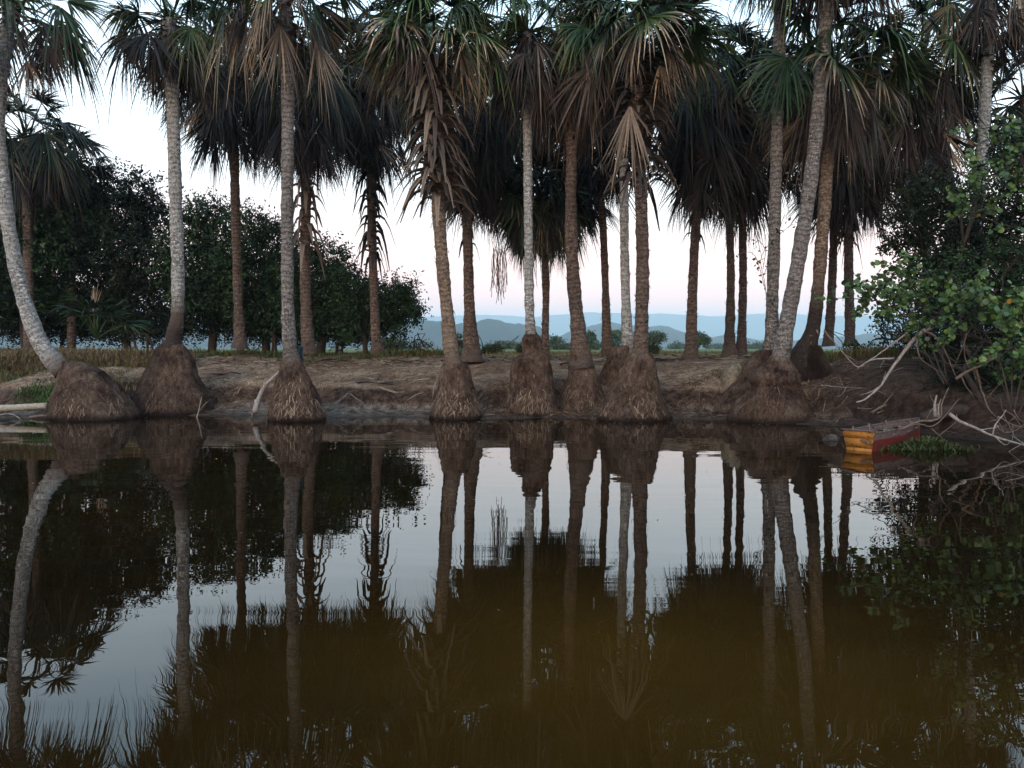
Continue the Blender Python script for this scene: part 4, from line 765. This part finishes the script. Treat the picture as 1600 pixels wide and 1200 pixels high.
limb('log', 'dark fallen trunk lying along the right bank behind the tangle', 'log', 14.8, [[(1440, 655), (1490, 642), (1560, 646), (1630, 640)]], [.12], M_BARK, part='log')
limb('rotten_post', 'short split rotten post standing behind the boat bow', 'post', 14.0, [[(1462, 652), (1461, 632), (1464, 618)], [(1467, 652), (1466, 636), (1470, 622)]], [.035, .02], M_DEAD)

for (px, py, Y, az, lb) in [(530, 553, 24.5, .3, 'fallen dead frond on the bank top left of the thin shaggy palm foot'), (640, 560, 23.2, 2.6, 'fallen dead frond lying left of the ribbed collar palm'), (905, 562, 22.4, .2, 'fallen dead frond behind the leaning brown palm'), (1045, 558, 23, 2.9, 'fallen dead frond left of the lone dark palm'), (1115, 561, 22.6, .5, 'fallen dead frond between the lone dark palm and the close pair'), (350, 572, 21.5, 2.8, 'fallen dead frond on the sand between the whitish and haystack mound palms'), (1400, 610, 17.5, 2.5, 'fallen dead frond on the dark slope behind the drooping branch'), (590, 590, 20.4, .1, 'fallen dead frond lying low on the sand left of the ribbed collar palm mound')]:
    b = P(px, py, Y); b[2] = float(ground_z(b[0], b[1])) + .05; root = thing('fallen_frond', b, lb, 'dead frond', 'fallen fronds on the bank'); m = MB()
    frond(m, b, vdir(az, .02), (0, 0, 1), .62, .7, 18, .05, U(.72, .95), U(.3, .8), b - vdir(az, 0) * .55, fray=.12); m.build('fan_blade', M_FROND, root, origin=b)
m = MB(); n = 380; y = U(4, 17.6, n); x = (U(0, 1600, n) - 800) / F * y; y = np.where(U(0, 1, n) < .6, shore(x) - U(.1, 1.2, n), y); a_ = U(0, 6.28, n); d = np.stack([np.cos(a_), np.sin(a_), a_ * 0], -1); e = np.stack([-np.sin(a_), np.cos(a_), a_ * 0], -1); q = U(.008, .055, n)[:, None] * (y / 16)[:, None]; c = np.stack([x, y, np.full(n, .004)], -1)
m.add(np.stack([c - d * q, c + e * q * .35, c + d * q + [0, 0, .006], c - e * q * .35], 1), np.arange(n * 4).reshape(-1, 4), np.repeat(U(.5, 1, n), 4), np.repeat(U(.2, 1, n), 4))
o = m.build('floating_debris', M_GRASS); tag(o, 'tiny leaves and husks floating on the still water', 'floating leaves', kind='stuff')
# ------------------------------------------------------------------ boat
def paint(c0, c1, dark):
    def f(t, b):
        n = noise(t, 9, 6, (1, 1, 2.5), .7); n2 = noise(t, 38, 4, (1, 1, 1), .7)
        c = ramp(t, n, [(.35, c0), (.6, c1)]); st_ = noise(t, 3.1, 3, (1, 1, 1.6)); c = mix(t, ramp(t, st_, [(.54, (0, 0, 0)), (.6, (.85, .85, .85))]), c, dark); c = mix(t, ramp(t, n2, [(.60, (0, 0, 0)), (.68, (1, 1, 1))]), c, dark)
        c = mix(t, ramp(t, n, [(.56, (0, 0, 0)), (.62, (1, 1, 1))]), c, dark); col(t, b, c); bump(t, b, n2, .4, .004)
    return f
M_YEL = mat('worn_yellow_paint', paint((.26, .10, .014), (.40, .16, .022), (.05, .025, .014)), .6, .3)
M_RED = mat('worn_red_paint', paint((.10, .012, .010), (.17, .016, .012), (.06, .02, .015)), .55, .3)
M_GUN = mat('peeling_pinkish_wood', paint((.08, .052, .048), (.17, .12, .11), (.03, .02, .017)), .8, .2)
bo = np.array([5.50, 12.5, 0.]); AX = R_(41); ax = np.array([math.cos(AX), math.sin(AX), 0]); lt = np.array([-math.sin(AX), math.cos(AX), 0])
boat = thing('rowing_boat', bo, 'old wooden boat with a yellow stern and dark red side moored at the right', 'boat')
Lb = 2.2; ss = np.linspace(0, 1, 25)
half = .265 * np.clip(1 - (np.clip(ss - .35, 0, 1) / .65) ** 2.2, .02, 1); half[0] = .245
gun = .30 + .09 * ss ** 2; bot = -.10 + .16 * np.clip(ss - .6, 0, 1) ** 1.3
def hull_pt(s_i, side, f):   # f 0 chine .. 1 gunwale
    hb = half[s_i] * (.70 + .30 * f); z = bot[s_i] + (gun[s_i] - bot[s_i]) * f
    return bo + ax * (ss[s_i] * Lb - .05 * f * (s_i == 0) - .02) + lt * (side * hb) + np.array([0, 0, z])
fs = np.linspace(0, 1, 6)
def side_mesh(side, f0, f1, thick, name, material, push=0.):
    m = MB(); ff = np.linspace(f0, f1, 5); outer = np.array([[hull_pt(i, side, f) + lt * side * push for f in ff] for i in range(25)]); inner = outer - lt * side * thick
    m.add(outer, grid_quads(25, 5)); m.add(inner, grid_quads(25, 5)); m.add(np.stack([outer[:, -1], inner[:, -1]], 1), grid_quads(25, 2)); m.add(np.stack([outer[:, 0], inner[:, 0]], 1), grid_quads(25, 2)); m.build(name, material, boat, origin=bo)
side_mesh(-1, 0, .70, .02, 'hull_side', M_RED); side_mesh(1, 0, .70, .02, 'hull_side', M_RED)
side_mesh(-1, .70, .97, .022, 'upper_plank', M_GUN, .004); side_mesh(1, .70, .97, .022, 'upper_plank', M_GUN, .004)
for sd_ in (-1, 1):
    m = MB(); tube(m, np.array([hull_pt(i, sd_, 1.0) for i in range(25)]), .014, 6); m.build('gunwale', M_GUN, boat, origin=bo)
m = MB(); v = np.array([[hull_pt(i, -1, 0.), hull_pt(i, 1, 0.)] for i in range(25)]); m.add(v, grid_quads(25, 2)); m.add(v + [0, 0, .03], grid_quads(25, 2)); m.build('bottom', M_TWIG, boat, origin=bo)
def slab(mm, p, q, r_, s_, th):   # four corners extruded by vector th
    a_ = np.array([p, q, r_, s_]); b_ = a_ + th; v = np.vstack([a_, b_]); mm.add(v, [[0, 1, 2, 3], [7, 6, 5, 4], [0, 4, 5, 1], [1, 5, 6, 2], [2, 6, 7, 3], [3, 7, 4, 0]])
def tpt(side, f): return hull_pt(0, side, f) - ax * .004
for k, (fa, fb) in enumerate([(0, .36), (.37, .74), (.75, 1.03)]):
    m = MB(); slab(m, tpt(-1.02, fa), tpt(1.02, fa), tpt(1.02, fb), tpt(-1.02, fb), -ax * (.03 + .004 * (k == 2))); m.build('stern_board', M_YEL, boat, origin=bo)
m = MB(); slab(m, tpt(-1.08, 1.03), tpt(1.08, 1.03), tpt(1.08, 1.09), tpt(-1.08, 1.09), -ax * .05); m.build('stern_cap', M_GUN, boat, origin=bo)
for i in (6, 12, 17):
    m = MB(); z = np.array([0, 0, -.07]); a0, a1 = hull_pt(i, -1, 1) + z, hull_pt(i, 1, 1) + z; slab(m, a0, a1, a1 + ax * .17, a0 + ax * .17, np.array([0, 0, -.022])); m.build('thwart', M_TWIG, boat, origin=bo)
for i in (3, 9, 15):
    for sd_ in (-1, 1):
        m = MB(); tube(m, np.array([hull_pt(i, sd_ * .93, 0), hull_pt(i, sd_ * .93, .5), hull_pt(i, sd_ * .93, 1.12)]), .014, 6); m.build('rib_post', M_TWIG, boat, origin=bo)
# boat weeds
wd_ = P(1444, 697, 12.6); m = MB(); n = 1500
x = wd_[0] + rng.normal(0, .28, n); y = wd_[1] + rng.normal(0, .14, n); z =     .0 + .15 * np.exp(-((x - wd_[0] - .08) / .3) ** 2)
az = U(0, 6.28, n); o = np.stack([np.cos(az), np.sin(az), az * 0], -1); t = np.array([0, .5, 1.]); hh = U(.05, .16, n)
C = np.stack([x, y, z * U(0, 1, n)], -1)[:, None] + (o[:, None] * .7 * t[None, :, None] + np.array([0, 0, 1.]) * (t - .4 * t * t)[None, :, None]) * hh[:, None, None]
strips(m, C, np.stack([-np.sin(az), np.cos(az), az * 0], -1)[:, None] * np.array([.006, .008, .001])[None, :, None], U(0, .6, (n, 1)), U(0, .35, (n, 1)))
o_ = m.build('water_weed', M_GRASS); tag(o_, 'mossy green clump of water weed against the boat side', 'water weed', kind='stuff')

# ------------------------------------------------------------------ haze
def haze():
    me = bpy.data.meshes.new('haze'); X, y0, y1, z0, z1 = 9900, -900, 10000, -2.3, 425
    v = [(-X, y0, z0), (X, y0, z0), (X, y1, z0), (-X, y1, z0), (-X, y0, z1), (X, y0, z1), (X, y1, z1), (-X, y1, z1)]
    me.from_pydata(v, [], [(3, 2, 1, 0), (4, 5, 6, 7), (0, 1, 5, 4), (1, 2, 6, 5), (2, 3, 7, 6), (3, 0, 4, 7)]); me.update()
    m = bpy.data.materials.new('haze'); m.use_nodes = True; t = m.node_tree; t.nodes.clear(); o = t.nodes.new('ShaderNodeOutputMaterial'); vv = t.nodes.new('ShaderNodeVolumePrincipled')
    vv.inputs['Color'].default_value = (.70, .89, 1.0, 1); vv.inputs['Density'].default_value = 1.9e-4; t.links.new(vv.outputs[0], o.inputs['Volume'])
    me.materials.append(m); ob = bpy.data.objects.new('haze', me); COL.objects.link(ob); tag(ob, 'pale blue evening haze over the plain and hills', 'haze', kind='stuff')
haze()
